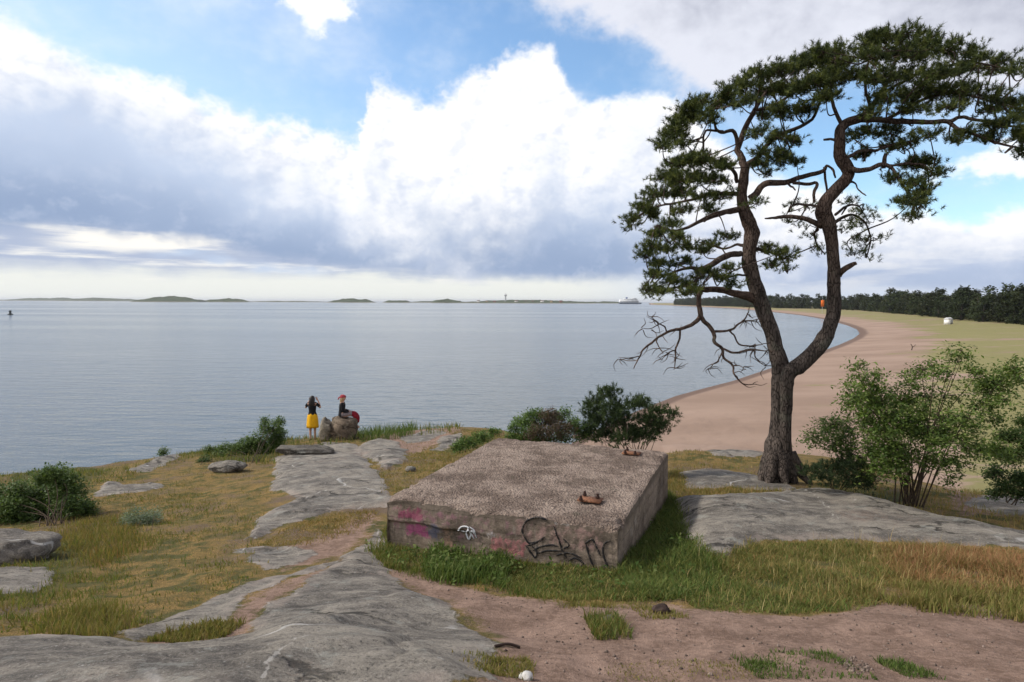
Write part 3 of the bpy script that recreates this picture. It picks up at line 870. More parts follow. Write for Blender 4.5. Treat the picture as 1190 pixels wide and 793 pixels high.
def build_block():
    c0 = (BA + BB + BC_ + BD) / 4
    org = np.array((c0[0], c0[1], BOT))
    root = empty('concrete_block', org, 'low square concrete gun base with graffiti on its front, beside the pine', 'concrete block')
    # top sheet
    ns, nt = 210, 250
    S, T = np.meshgrid(np.linspace(0, 1, ns), np.linspace(0, 1, nt), indexing='ij')
    P = block_top(S.ravel()[:, None], T.ravel()[:, None])
    x, y = P[:, 0], P[:, 1]
    s, t = S.ravel(), T.ravel()
    ed = np.minimum(np.minimum(s * 2.95, (1 - s) * 2.95), np.minimum(t * 3.8, (1 - t) * 3.8))
    chip = np.clip(fbm2(x * 4.6, y * 4.6, 4, 58) - 0.10, 0, 1) * 5
    wear = np.exp(-ed / 0.035) * (0.022 + 0.05 * np.clip(fbm2(x * 3.3, y * 3.3, 3, 50) + 0.12, 0, 1)) + np.exp(-ed / 0.07) * np.clip(chip, 0, 1) * 0.07
    z = HB + fbm2(x * 2.2, y * 2.2, 4, 51) * 0.035 + fbm2(x * 14, y * 14, 3, 52, 0.7) * 0.022 - wear
    sag = -0.028 * np.exp(-((s - 0.42) / 0.16) ** 2) * np.exp(-t / 0.05) - 0.03 * np.exp(-(s / 0.05) ** 2) * np.exp(-t / 0.06)
    z = z + sag
    mb = MB()
    i, j = np.meshgrid(np.arange(ns - 1), np.arange(nt - 1), indexing='ij'); i, j = i.ravel(), j.ravel()
    mb.add(np.stack([x, y, z], 1), np.stack([i * nt + j, (i + 1) * nt + j, (i + 1) * nt + j + 1, i * nt + j + 1], 1))
    top = mb.build('top_slab', concrete_mat('rough_concrete_top', True), root, smooth=False, origin=org)
    Z = z.reshape(ns, nt); PX = x.reshape(ns, nt); PY = y.reshape(ns, nt)
    # side walls
    mb = MB()
    nz = 70
    paint = []
    def wall(ix, flip, nrm, proud):
        ex, ey, ez = PX[ix], PY[ix], Z[ix]
        n = len(ex)
        k = np.linspace(0, 1, nz)
        V = np.zeros((n, nz, 3))
        V[..., 2] = ez[:, None] * (1 - k) + BOT * k
        lx = np.linspace(0, 1, n)
        dep = (HB - V[..., 2])
        off = fbm2(lx[:, None] * 9 + 0 * k, V[..., 2] * 5, 4, 55) * 0.035 + fbm2(lx[:, None] * 60 + 0 * k, V[..., 2] * 22, 2, 56) * 0.012
        off = off * np.clip(k * nz / 3, 0, 1)[None]
        if proud:                                # the upper pour overhangs the lower one at the left
            step = np.clip((dep - 0.30 - 0.01 * np.sin(lx * 30)[:, None]) / 0.03, 0, 1) * np.clip((0.52 - lx) / 0.2, 0, 1)[:, None]
            off = off - step * 0.055
        V[..., 0] = ex[:, None] + nrm[0] * off
        V[..., 1] = ey[:, None] + nrm[1] * off
        i, j = np.meshgrid(np.arange(n - 1), np.arange(nz - 1), indexing='ij'); i, j = i.ravel(), j.ravel()
        F = np.stack([i * nz + j, i * nz + j + 1, (i + 1) * nz + j + 1, (i + 1) * nz + j], 1)
        mb.add(V.reshape(-1, 3), F[:, ::-1] if flip else F)
        return V
    fn = np.cross(BB - BA, (0, 0, 1.0)); fn /= np.linalg.norm(fn)
    rn = np.cross(BC_ - BB, (0, 0, 1.0)); rn /= np.linalg.norm(rn)
    Vf = wall((slice(None), 0), False, fn, True)
    wall((-1, slice(None)), False, rn, False)
    wall((slice(None), -1), True, -fn, False)
    wall((0, slice(None)), True, -rn, False)
    side = mb.build('side_wall', concrete_mat('stained_concrete', False), root, smooth=False, origin=org)
    nv = len(side.data.vertices)
    pa = np.zeros(nv); pcol = np.zeros((nv, 4)); pcol[:, 3] = 1
    W = Vf.reshape(-1, 3)
    e = (BB - BA)[:2]; L_ = np.linalg.norm(e); e = e / L_
    u = (W[:, :2] - BA[:2]) @ e; v = W[:, 2]
    def patch(px0, py0, px1, py1, c, amt=0.8):
        p0, p1 = front_pt(px0, py0), front_pt(px1, py1)
        u0, u1 = (p0[:2] - BA[:2]) @ e, (p1[:2] - BA[:2]) @ e
        z0, z1 = p1[2], p0[2]
        du = np.clip(np.minimum(u - u0, u1 - u) / 0.16 + 0.62, 0, 1)
        dz = np.clip(np.minimum(v - z0, z1 - v) / 0.12 + 0.62, 0, 1)
        w = du * dz * amt
        k = np.nonzero(w > pa[:len(W)])[0]
        pa[k] = w[k]; pcol[k, :3] = c[:3]
    patch(452, 585, 600, 640, lin(140, 98, 112), 0.50)
    patch(459, 586, 492, 608, lin(138, 52, 92), 0.70)
    patch(466, 606, 500, 631, lin(165, 58, 122), 0.72)
    patch(490, 606, 512, 630, lin(92, 96, 122), 0.74)
    patch(450, 612, 478, 618, lin(190, 172, 160), 0.7)
    patch(462, 617, 490, 632, lin(48, 42, 44), 0.6)
    patch(512, 592, 520, 602, lin(150, 60, 75), 0.5)
    patch(511, 609, 528, 648, lin(160, 128, 108), 0.6)
    patch(560, 615, 580, 632, lin(195, 188, 192), 0.66)
    patch(566, 620, 612, 648, lin(172, 108, 112), 0.68)
    patch(582, 636, 590, 650, lin(205, 200, 200), 0.6)
    patch(596, 600, 705, 645, lin(158, 128, 122), 0.54)
    patch(640, 604, 670, 616, lin(200, 198, 200), 0.5)
    patch(690, 618, 714, 636, lin(70, 60, 55), 0.55)
    for nm_, d, typ in (('paint_amount', pa, 'FLOAT'), ('paint', pcol, 'FLOAT_COLOR')):
        a = side.data.attributes.new(nm_, typ, 'POINT')
        a.data.foreach_set('value' if typ == 'FLOAT' else 'color', d.astype(np.float32).ravel())
    # scrawled lines: flat ribbons of paint following the wall
    def strokes(name, lines, width, mat):
        mbs = MB()
        hw = np.array([0, 0, 1.0])
        for ln in lines:
            Q = catmull(np.array([(*p, 0) for p in ln]), 10)
            P3 = np.array([front_pt(a, b_, 0.0) for a, b_, _ in Q])
            # follow the relief of the wall
            uu = (P3[:, :2] - BA[:2]) @ e
            for q in range(len(P3)):
                k = np.argmin((u - uu[q]) ** 2 + (v - P3[q, 2]) ** 2)
                P3[q] += fn * (np.dot(W[k] - P3[q], fn) + 0.012)
            T = np.gradient(P3, axis=0); T /= np.linalg.norm(T, axis=1)[:, None] + 1e-9
            sd = np.cross(T, fn)
            taper = np.clip(np.minimum(np.arange(len(P3)), np.arange(len(P3))[::-1]) / 4, 0.25, 1)[:, None]
            wv = width * taper * (0.8 + 0.5 * RNG.random((len(P3), 1)) * 0.6)
            a, b2 = P3 + sd * wv, P3 - sd * wv
            V = np.stack([a, b2, a - fn * 0.02, b2 - fn * 0.02], 1).reshape(-1, 3)
            n = len(P3); i = np.arange(n - 1) * 4
            F = [np.stack([i + p, i + q, i + q + 4, i + p + 4], 1) for p, q in ((0, 1), (1, 3), (3, 2), (2, 0))]
            mbs.add(V, np.concatenate(F))
        return mbs.build(name, mat, root, origin=org)
    g = strokes('graffiti', [
        [(636, 604.5), (629, 602), (621.7, 601.7), (611.6, 606), (607.2, 614.5), (609, 622), (614, 631), (621.7, 630)],
        [(611, 634), (615, 640), (621.7, 648), (624, 642), (618, 634)],
        [(612, 634.6), (622, 631), (633, 624)], [(619, 640), (628, 635.5), (640, 633.5), (649, 635)], [(623, 643.5), (636, 640), (652, 640)],
        [(643.5, 611), (648.6, 624.5), (653.6, 640), (658.7, 649)], [(652, 638), (661, 634), (655, 626)],
        [(646, 645.5), (655, 643), (663, 643), (676, 648.5)],
        [(660, 652), (669, 648.5), (678, 655), (670, 658.5), (661, 654)],
        [(680.5, 631), (685, 646), (692, 663)], [(680, 632), (684, 629), (689, 627.5), (694, 638), (698, 646)],
        [(709.5, 628), (702.5, 632), (700.7, 641), (704.5, 654), (708.4, 661)]], 0.0095, MAT_PAINT_BLACK)
    g['label'] = 'black scrawled tag letters'
    g = strokes('graffiti', [
        [(532.6, 616), (537.6, 611.8), (544.4, 612.8), (542.7, 617.8), (536, 617.8), (533, 615)], [(544.4, 614), (546, 620), (550, 627)],
        [(539, 617), (544, 628), (548, 617), (553, 626)], [(546, 612), (551, 617), (552, 622)]], 0.009, MAT_PAINT_WHITE)
    g['label'] = 'small white scrawl'
    # rusty anchor plates with three studs each
    ux = (BB - BA) / np.linalg.norm(BB - BA)
    ang = math.atan2(ux[1], ux[0])
    for (cx, cy, studs) in ((686, 580, ((675, 580), (679.5, 574.5), (694.5, 577.5))), (734, 526, ((726.5, 525), (729, 521.8), (738, 526.5)))):
        c = atz(cx, cy, HB + 0.03)
        mbp = MB(); mbp.box(c - (0, 0, 0.008), (0.29, 0.20, 0.016), ang)
        pl = mbp.build('anchor_plate', MAT_RUST, root, origin=org)
        for sx, sy in studs:
            p = atz(sx, sy + 2, HB + 0.03)
            ms = MB(); ms.tube([p, p + (0, 0, 0.062)], 0.016, 8); ms.tube([p + (0, 0, 0.006), p + (0, 0, 0.026)], 0.028, 6)
            ms.build('stud', MAT_RUST_DARK, root, origin=org).parent = pl
build_block()

# ------------------------------------------------------------------ foliage helpers
def rand_unit(n):
    v = RNG.normal(size=(n, 3)); return v / np.linalg.norm(v, axis=1)[:, None]
def leaf_quads(mb, P, size, cols, up=0.4, aspect=0.5):
    n = len(P)
    d = rand_unit(n); d[:, 2] *= 0.6; d /= np.linalg.norm(d, axis=1)[:, None]
    w = np.cross(d, rand_unit(n) * 0.6 + np.array((0, 0, 1.0))); w /= np.linalg.norm(w, axis=1)[:, None] + 1e-9
    nn = np.cross(w, d)
    s = size * RNG.uniform(0.6, 1.35, (n, 1))
    a = P; b = P + d * s * 0.5 + w * s * aspect * 0.5 + nn * s * 0.08; c = P + d * s; e = P + d * s * 0.5 - w * s * aspect * 0.5 + nn * s * 0.08
    V = np.stack([a, b, c, e], 1).reshape(-1, 3)
    F = np.arange(n * 4).reshape(n, 4)
    mb.add(V, F, np.repeat(cols, 4, 0))
def pick_cols(n, pal, jit=0.18):
    pal = np.array([p[:3] for p in pal])
    w = RNG.random((n, 1)); k = RNG.integers(0, len(pal), n); k2 = RNG.integers(0, len(pal), n)
    c = pal[k] * w + pal[k2] * (1 - w)
    return np.clip(c * RNG.uniform(1 - jit, 1 + jit, (n, 1)), 0, 1)
def needle_tufts(mb, P, D, per, length, width, pal):
    n = len(P)
    Q = np.repeat(P, per, 0); DD = np.repeat(D, per, 0)
    d = DD * 0.75 + rand_unit(n * per) * 0.85
    d /= np.linalg.norm(d, axis=1)[:, None]
    L = length * RNG.uniform(0.65, 1.2, (n * per, 1))
    Q = Q + DD * RNG.uniform(-0.03, 0.06, (n * per, 1)) * (length / 0.09)
    w = np.cross(d, rand_unit(n * per)); w /= np.linalg.norm(w, axis=1)[:, None] + 1e-9
    V = np.stack([Q - w * width, Q + w * width, Q + d * L], 1).reshape(-1, 3)
    cols = np.repeat(pick_cols(n, pal), per, 0) * RNG.uniform(0.8, 1.2, (n * per, 1))
    mb.add(V, np.arange(n * per * 3).reshape(-1, 3), np.repeat(cols, 3, 0))
def ellipsoid_pts(c, rx, ry, rz, n, shell=0.35):
    d = rand_unit(n)
    r = RNG.random((n, 1)) ** shell
    return np.asarray(c) + d * r * np.array((rx, ry, rz))

NEEDLE_PAL = [(0.022, 0.034, 0.011), (0.042, 0.058, 0.016), (0.075, 0.096, 0.024), (0.13, 0.145, 0.036)]

# ------------------------------------------------------------------ the old pine
PY0 = 12.6
PXM = PY0 / FPX                             # metres per photograph pixel at the pine
def build_pine():
    base = gp(905, 562)
    root = empty('pine_tree', base, 'old twin-stemmed pine with a spreading dark crown, standing on rock above the beach', 'tree')
    org = base
    skel = []                                 # points carrying foliage: (px, py, dy)
    def limb(mb, pts, d0=0.0, d1=0.0, sides=10, m=6, rough=0.10, wig=0.0):
        P = np.array(pts, float)
        n = len(P)
        tt = np.linspace(0, 1, n)
        W = np.array([at(p[0], p[1], PY0 + d0 + (d1 - d0) * t_) for p, t_ in zip(P, tt)])
        C = catmull(np.hstack([W, P[:, 2:3]]), m)
        q, r = C[:, :3], np.maximum(C[:, 3], 0.12) * PXM * np.where(C[:, 3] > 14, 0.90, np.where(C[:, 3] > 1.5, 0.80, 0.95))
        if wig:
            q = q + np.stack([fbm2(np.arange(len(q)) * 0.31, np.full(len(q), RNG.random() * 99), 2, k) for k in range(3)], 1) * wig
        mb.tube(q, r, sides, rough=rough, seed=len(skel))
        for k in range(0, len(q), 2):
            skel.append(q[k])
    # main stems
    mb = MB()
    limb(mb, [(903, 574, 27), (903, 562, 23), (900, 546, 19.5), (902, 526, 16), (904, 505, 13.2), (905, 485, 11.8), (906, 462, 11.4), (907, 440, 12), (906, 424, 12.4), (902, 406, 11.4),
              (896, 382, 10.8), (887, 360, 10.5), (881, 341, 10.5), (874, 320, 10.4), (870, 301, 10), (872, 282, 10.2), (874, 271, 10.4), (871, 260, 10), (865, 246, 8.2), (862, 230, 7.8),
              (864, 210, 7.2), (866.5, 193, 6.4)], 0, 0.5, 22, 5, 0.16)
    limb(mb, [(918, 556, 8), (914, 530, 8.4), (913, 500, 8), (914, 470, 8), (914, 445, 9.4), (918, 432, 10.6), (930, 424, 11.5), (946, 409, 11), (959, 392, 10.5), (965, 377, 9.4), (969, 362, 9.4), (969.5, 345, 9.2), (969, 330, 8.5),
              (969, 313, 8.1), (968, 300, 8), (966.5, 281, 8.3), (963, 262, 9.6), (957.5, 248, 10.8), (959, 236, 9.6), (972, 220, 8), (984, 207, 7.8), (985, 196, 8), (978, 186, 8), (975.5, 176, 7.4), (976, 160, 6.8), (977, 151, 6.4),
              (984, 143, 6.2), (996, 139, 6), (1006, 135, 5.6)], -0.05, -0.7, 20, 5, 0.15)
    # root flare
    for (a, b_, r, dd) in ((883, 562, 6, -0.2), (926, 566, 6, -0.35), (945, 572, 4, -0.3), (892, 568, 6, -0.45), (914, 570, 6, -0.5), (886, 553, 4, 0.2)):
        p1 = at(a, b_, PY0 + dd); p1[2] = gz(p1[0], p1[1]) - 0.04
        p0 = at(902 + (a - 902) * 0.35, 528, PY0 + dd * 0.3)
        pm_ = p0 * 0.45 + p1 * 0.55 - np.array((0, 0, 0.06))
        C = catmull(np.array([(*p0, 9 * PXM), (*pm_, r * 1.15 * PXM), (*p1, r * 0.45 * PXM)]), 6)
        mb.tube(C[:, :3], C[:, 3], 12, rough=0.15, seed=a)
    trunk = mb.build('trunk', MAT_BARK, root, smooth=True, origin=org)
    # living limbs, each a part
    LIMBS = [
        ([(866.5, 196, 6.2), (862, 184, 5.2), (858, 172, 4.6), (866, 150, 4), (876, 130, 3.4), (884, 116, 2.6), (896, 98, 1.6)], 0.5, 0.9),
        ([(858, 170, 3.4), (853, 153, 2.8), (838, 154, 2.3), (831, 148, 1.8), (828, 136, 1.5), (822, 126, 1)], 0.5, 0.1),
        ([(840, 154, 1.8), (820, 152, 1.6), (818, 166, 1.6), (816, 186, 1.1)], 0.4, 0.0),
        ([(867, 192, 4.4), (880, 184, 3.6), (891, 168, 3.2), (907, 156, 3), (936, 145, 2.4), (950, 126, 1.8), (958, 104, 1.2)], 0.5, -0.4),
        ([(876, 130, 2.2), (900, 122, 2), (925, 104, 1.5), (942, 84, 1)], 0.8, 0.3),
        ([(859, 244, 4), (846, 246, 3.8), (833, 250, 3.3), (813, 258, 2.6), (799, 265, 2.1), (782, 268, 1.5), (764, 262, 1)], 0.4, -0.8),
        ([(856, 226, 3.4), (833, 224, 3), (807, 231, 2.3), (785, 236, 1.6), (757, 242, 1)], 0.5, 1.3),
        ([(857, 212, 3), (852, 198, 2.6), (835, 188, 2), (812, 186, 1.4), (790, 192, .9)], 0.5, -0.5),
        ([(861, 295, 4.4), (850, 296, 4.4), (841, 299, 4.6), (829, 306, 4.1), (815, 313, 3.2), (801, 311, 2.4), (786, 316, 1.7), (768, 320, 1.2), (756, 322, .8)], 0.4, -0.5),
        ([(829, 307, 2.2), (814, 322, 1.8), (797, 331, 1.4), (772, 336, 1), (752, 338, .7)], 0.1, -0.9),
        ([(866, 286, 3), (856, 284, 2), (842, 290, 1.4), (828, 285, 1.1), (812, 282, .8)], 0.4, 1.2),
        ([(878, 290, 3), (890, 292, 2), (904, 297, 1.4), (915, 301, .8)], 0.45, 0.1),
        ([(876, 322, 2), (860, 320, 1.4), (842, 324, 1), (826, 320, .7)], 0.4, -0.3),
        ([(1004, 137, 5.4), (1010, 127, 4), (1020, 114, 3.2), (1030, 98, 2.4), (1040, 74, 1.6), (1050, 54, 1)], -0.6, -0.2),
        ([(1000, 139, 4.4), (1021, 139, 4), (1040, 141, 3.8), (1056, 141, 3.6), (1074, 141.5, 3.2), (1091, 141, 3), (1104, 141, 2.8), (1117, 136, 2.2), (1131, 139, 2), (1152, 141.5, 1.7), (1178, 148, 1.2), (1205, 150, .8)], -0.6, -1.5),
        ([(1103, 142, 2.4), (1112, 149, 2.3), (1123, 153.5, 2), (1144, 161, 1.6), (1168, 168, 1.1), (1190, 172, .8)], -1.1, -2.0),
        ([(1030, 140, 2.4), (1060, 122, 2.2), (1092, 110, 1.8), (1130, 112, 1.4), (1165, 122, 1)], -0.8, -0.3),
        ([(1024, 110, 2.2), (1056, 92, 2), (1092, 80, 1.6), (1130, 72, 1.2), (1172, 82, .8)], -0.4, 0.5),
        ([(980, 150, 3), (970, 128, 2.4), (966, 106, 1.8), (970, 84, 1.3), (972, 66, .9)], -0.6, -0.2),
        ([(1012, 126, 2.2), (1006, 104, 1.8), (1006, 80, 1.2), (1016, 56, .8)], -0.5, -1.1),
        ([(985, 184, 2.8), (997, 177, 2.4), (1010, 175.5, 2.2), (1021, 174.5, 1.9), (1037, 169, 1.4), (1048, 166, .8)], -0.6, -0.3),
        ([(985, 197, 4), (994, 197.5, 3.6), (1011, 197, 3.2), (1025, 192, 3), (1035, 194, 2.4), (1041, 202, 2), (1047, 211, 1.8), (1055, 222, 1.4), (1062, 236, .9)], -0.65, -1.2),
        ([(1034, 193, 1.6), (1052, 190, 1.4), (1072, 192, 1), (1086, 202, .7)], -0.8, -1.3),
        ([(966, 262, 3), (980, 252, 2), (994, 250, 1.5), (1008, 262, 1.1), (1012, 280, .8)], -0.3, 0.6),
        ([(972, 250, 2), (986, 238, 1.5), (998, 240, 1)], -0.3, 1.0),
        ([(952, 262, 2), (946, 272, 1.5), (950, 286, .8)], -0.3, 0.7),
        ([(952, 240, 2.2), (936, 238, 1.6), (922, 238, 1.1), (914, 250, .7)], -0.3, 0.9),
        ([(976, 168, 2), (968, 163, 1.8), (958, 162, 1.2)], -0.6, -0.6),
    ]
    for pts_, a, b_ in LIMBS:
        mbl = MB(); limb(mbl, pts_, a, b_, 9, 5, 0.10, 0.05)
        mbl.build('limb', MAT_BARK, root, smooth=True, origin=org)
    nliv = len(skel)
    DEAD = [
        ([[(872, 232, 5.6), (879, 224, 5), (885, 217, 4.7), (891, 213.5, 4.5), (911.6, 212, 4), (932, 205, 3.5), (955, 199, 3), (960.5, 193, 1.9), (967.5, 197, 1.5), (970, 207, 1)],
          [(957.5, 195, 2), (959.5, 210, 1.8), (961.7, 224.5, 1.5)], [(921, 212.5, 2.4), (934, 214, 2.4), (948.6, 213.2, 2.3), (946.8, 222, 2.2), (945.8, 236, 1.9)], [(916, 213.5, 1.4), (920, 217, 1.2), (924.5, 221.5, .8)]], 0.45, 0.1),
        ([[(955, 262, 5), (948, 259, 4), (936.5, 254.5, 3.4), (916, 252.5, 2.8), (902, 253, 2), (889, 254, .8)]], -0.35, -0.9),
        ([[(974, 320, 5), (980, 314, 4.2), (988, 309, 3.4), (995.5, 305.5, 2.2)]], -0.3, -0.5),
        ([[(1027, 196, 3), (1028, 188, 3), (1029.5, 179, 2.4)]], -0.8, -0.85),
        ([[(985, 212, 2), (993, 213, 1.0), (997, 220, .8), (1003, 225.5, .8), (1007, 227, .5)]], -0.4, -0.8),
        ([[(876, 347, 7.5), (866, 344, 6.4), (857, 342, 5.4), (845, 339, 4.9), (833, 337, 4.5), (822, 336.5, 4.2), (814, 338, 4), (812, 346, 3.6), (812.5, 357, 3.5), (813.5, 367, 3.6), (806, 376, 3), (797, 380.5, 2.6), (788, 383, 2.2), (778.5, 384.5, 2), (769, 390, 1.8),
           (760, 396, 1.6), (753, 402, 1.3), (746, 409, 1.1), (741, 419, .8), (736.5, 429, .5)],
          [(813.5, 366, 3), (820, 375, 3), (827, 382.5, 2.9), (830, 390.5, 2.6), (830.5, 398, 2.4), (839, 405, 2.1), (841, 416.5, 1.7), (851, 425, 1.3), (853, 435, 1), (863, 446, .8), (877, 447, .4)],
          [(829, 385.5, 1.9), (838, 385.5, 1.7), (849, 384, 1.5), (857, 378, 1.2), (864, 373.4, 1), (869, 365, .7), (871, 357, .4)], [(864, 373.5, .8), (873, 373, .7), (880, 372, .5)],
          [(848, 384.5, 1.2), (853, 390, 1), (859, 400.5, 1), (870, 402.5, .8), (878, 401, .7), (887, 400, .4)],
          [(841, 405, 1.6), (848, 408.5, 1.4), (857, 409.8, 1.3), (867, 408, 1.1), (877, 406.8, 1), (891, 407.7, .5)], [(876, 408, .8), (878, 414, .7), (881, 419, .6), (890, 426, .3)],
          [(790.6, 384, 1.4), (789, 395, 1.2), (784.5, 407, 1.1), (785, 416, .8), (784, 428, .5)], [(774.5, 385, 1), (771, 379, .8), (766, 376, .7), (761, 372, .5), (757.5, 368.5, .3)],
          [(743, 414, .7), (735, 416, .6), (720, 418.5, .3)], [(764, 393, .9), (763, 399, .7), (767, 405, .5), (770, 409, .3)], [(784, 407, .8), (776, 411, .7), (768, 416, .4)], [(766, 377, .6), (757, 382, .5), (746, 382, .3)],
          [(839, 410, .9), (835, 418, .8), (829, 424, .6), (823, 430, .3)], [(851, 425, .7), (858, 425, .5), (865, 428, .3)]], 0.3, -0.6),
    ]
    for groups, a, b_ in DEAD:
        mbl = MB()
        for g in groups:
            limb(mbl, g, a if g is groups[0] else a * 0.4 + b_ * 0.6, b_, 8, 5, 0.12, 0.03)
        if len(groups) > 6:                    # fine broken twigs of the hanging dead branch
            for g in groups:
                for _ in range(9 if len(g) > 4 else 6):
                    k = RNG.integers(len(g) // 2, len(g))
                    x0, y0 = g[k][0] + RNG.normal() * 1, g[k][1] + RNG.normal() * 1
                    an = RNG.uniform(0.1, 1.5) * np.pi * RNG.choice([-1, 1]) * 0.5 + np.pi / 2
                    ln = RNG.uniform(6, 18)
                    x1, y1 = x0 + math.cos(an) * ln * 0.5, y0 + math.sin(an) * ln * 0.5
                    an += RNG.normal() * 0.6
                    x2, y2 = x1 + math.cos(an) * ln * 0.5, y1 + math.sin(an) * ln * 0.5
                    dd = b_ * 0.6
                    limb(mbl, [(x0, y0, .55), (x1, y1, .42), (x2, y2, .18)], dd, dd + RNG.normal() * 0.4, 5, 3, 0.0)
        mbl.build('dead_branch', MAT_DEADWOOD, root, smooth=True, origin=org)
    SK = np.array(skel[:nliv])
    SKp = np.array([((p[0] / p[1]), ((p[2] - CAMZ) / p[1])) for p in SK])
    BL = [(785, 152, 18, 16), (800, 132, 22, 15), (812, 119, 16, 9), (836, 120, 18, 11), (846, 108, 16, 10), (792, 165, 9, 8), (770, 172, 6, 8), (868, 100, 20, 11), (886, 88, 20, 11), (905, 82, 18, 11), (926, 79, 18, 12), (940, 71, 18, 12),
          (957, 60, 13, 11), (825, 138, 12, 7), (866, 116, 15, 8), (893, 108, 20, 11), (918, 104, 22, 12), (945, 96, 22, 13), (905, 127, 20, 8), (930, 128, 20, 9), (884, 137, 12, 6), (879, 156, 12, 6), (902, 160, 15, 7), (920, 165, 15, 6), (888, 178, 12, 5), (909, 176, 11, 5),
          (966, 62, 15, 12), (976, 74, 18, 12), (1010, 49, 20, 11), (1034, 43, 20, 9), (1054, 39, 18, 9), (1079, 46, 18, 9), (1010, 66, 20, 12), (1040, 62, 23, 12), (1070, 60, 23, 12), (1100, 58, 18, 11), (1120, 62, 16, 9), (1140, 68, 14, 8), (1160, 72, 13, 8), (1178, 79, 13, 7),
          (1194, 86, 12, 6), (1000, 86, 14, 11), (1021, 90, 20, 11), (1050, 90, 23, 11), (1080, 87, 23, 11), (1106, 85, 18, 10), (1130, 80, 14, 6), (1152, 80, 12, 6), (965, 92, 14, 15), (984, 94, 8, 10), (960, 114, 16, 10), (1030, 114, 20, 10), (1060, 110, 20, 10),
          (1090, 107, 22, 11), (1115, 104, 18, 10), (1136, 109, 18, 9), (1156, 115, 16, 8), (1175, 124, 16, 10), (1192, 135, 13, 10), (1150, 129, 16, 7), (1060, 127, 20, 7), (1100, 124, 18, 7), (1020, 131, 12, 7), (1166, 144, 18, 7), (1186, 160, 13, 9), (1150, 160, 16, 6),
          (1126, 154, 13, 5), (1110, 165, 8, 4), (1192, 176, 9, 7), (1212, 150, 18, 18), (1215, 112, 18, 13), (990, 160, 8, 6), (1010, 151, 18, 6), (1035, 155, 18, 6), (1056, 165, 12, 6), (1080, 155, 12, 5), (1040, 172, 13, 6), (1001, 178, 11, 6),
          (790, 190, 22, 10), (815, 184, 20, 10), (840, 194, 12, 10), (775, 206, 22, 10), (800, 208, 24, 10), (830, 210, 18, 8), (760, 226, 20, 10), (786, 226, 20, 9), (815, 228, 18, 6), (840, 228, 12, 5), (746, 240, 15, 8), (736, 256, 10, 9), (760, 248, 18, 7), (734, 262, 5, 5),
          (790, 245, 16, 6), (826, 244, 12, 5), (780, 262, 14, 6), (766, 271, 13, 6), (786, 275, 12, 5), (756, 286, 14, 6), (775, 291, 12, 5), (750, 296, 9, 6), (845, 275, 17, 4), (830, 285, 13, 4), (815, 291, 12, 5), (801, 285, 10, 5), (765, 308, 14, 5), (790, 305, 12, 5),
          (760, 320, 12, 5), (780, 326, 14, 5), (800, 331, 14, 5), (751, 336, 10, 4), (770, 339, 17, 4), (800, 341, 17, 4), (850, 312, 10, 4), (840, 323, 12, 4), (825, 318, 10, 4), (851, 331, 9, 4), (810, 322, 10, 4),
          (890, 290, 10, 5), (905, 295, 12, 5), (915, 300, 7, 3), (899, 308, 10, 4), (912, 314, 5, 2), (880, 236, 6, 4), (885, 190, 12, 5), (906, 186, 17, 6), (926, 190, 10, 4), (890, 203, 9, 3),
          (1055, 191, 12, 6), (1075, 190, 16, 7), (1085, 203, 8, 6), (1040, 206, 9, 6), (1060, 212, 14, 6), (1080, 220, 8, 6), (1066, 229, 13, 6), (1046, 235, 9, 5), (1070, 238, 10, 5), (1060, 250, 8, 4)]
    THIN = [(920, 236, 12, 6), (936, 240, 10, 8), (915, 258, 6, 5), (990, 233, 10, 8), (1000, 246, 11, 9), (1010, 258, 11, 9), (985, 256, 10, 9), (1015, 276, 9, 9), (1000, 276, 11, 9), (1005, 291, 9, 8), (1010, 301, 6, 4), (945, 271, 8, 6), (950, 285, 7, 6), (955, 292, 5, 5), (941, 262, 8, 6), (978, 266, 8, 8), (993, 296, 6, 6)]
    foli = MB(); twig = MB()
    for bl, thin in [(b, False) for b in BL] + [(b, True) for b in THIN]:
        cx, cy, rx, ry = bl
        q = np.array([ (cx - CX) / FPX, (0) ])
        c_ref = at(cx, cy, PY0)
        qp = np.array((c_ref[0] / PY0, (c_ref[2] - CAMZ) / PY0))
        dist = ((SKp - qp) ** 2).sum(1)
        cand = np.argsort(dist)[:6]
        k = RNG.choice(cand[:4])
        for lay in range(1 if thin else 2):
            dep = SK[k][1] + RNG.normal() * (0.35 if thin else 0.65)
            c = at(cx, cy, dep)
            mpp = dep / FPX
            RX, RZ = rx * mpp, ry * mpp
            RY = min(max(RX * 1.1, 0.25), 0.75)
            area = rx * ry * 3.14
            n = int(area * (0.075 if thin else (0.090 if cx > 980 and cy < 140 else 0.115))) + 4
            # sub-clumps: flattened pads
            nc = max(2, int(area / 75))
            cc = ellipsoid_pts(c, RX * 0.85, RY, RZ * 0.75, nc, 0.5)
            P = cc[RNG.integers(0, nc, n)] + RNG.normal(size=(n, 3)) * np.array((0.092, 0.10, 0.045)) * (0.9 if not thin else 1.1)
            D = np.stack([RNG.normal(size=n) * 0.5, RNG.normal(size=n) * 0.5, np.full(n, 0.75) + RNG.normal(size=n) * 0.3], 1)
            D += (P - c) / (np.array((RX, RY, RZ)) + 1e-6) * np.array((0.5, 0.5, 0.15))
            D /= np.linalg.norm(D, axis=1)[:, None]
            needle_tufts(foli, P, D, 30 if not thin else 22, 0.085, 0.0046, NEEDLE_PAL)
            # twigs from the nearest limb point through the clumps
            near = SK[np.argmin(((SK - c) ** 2).sum(1))]
            pm_ = (near + c) / 2 + RNG.normal(size=3) * 0.08 - np.array((0, 0, 0.05))
            Q = catmull(np.array([near, pm_, c]), 4)
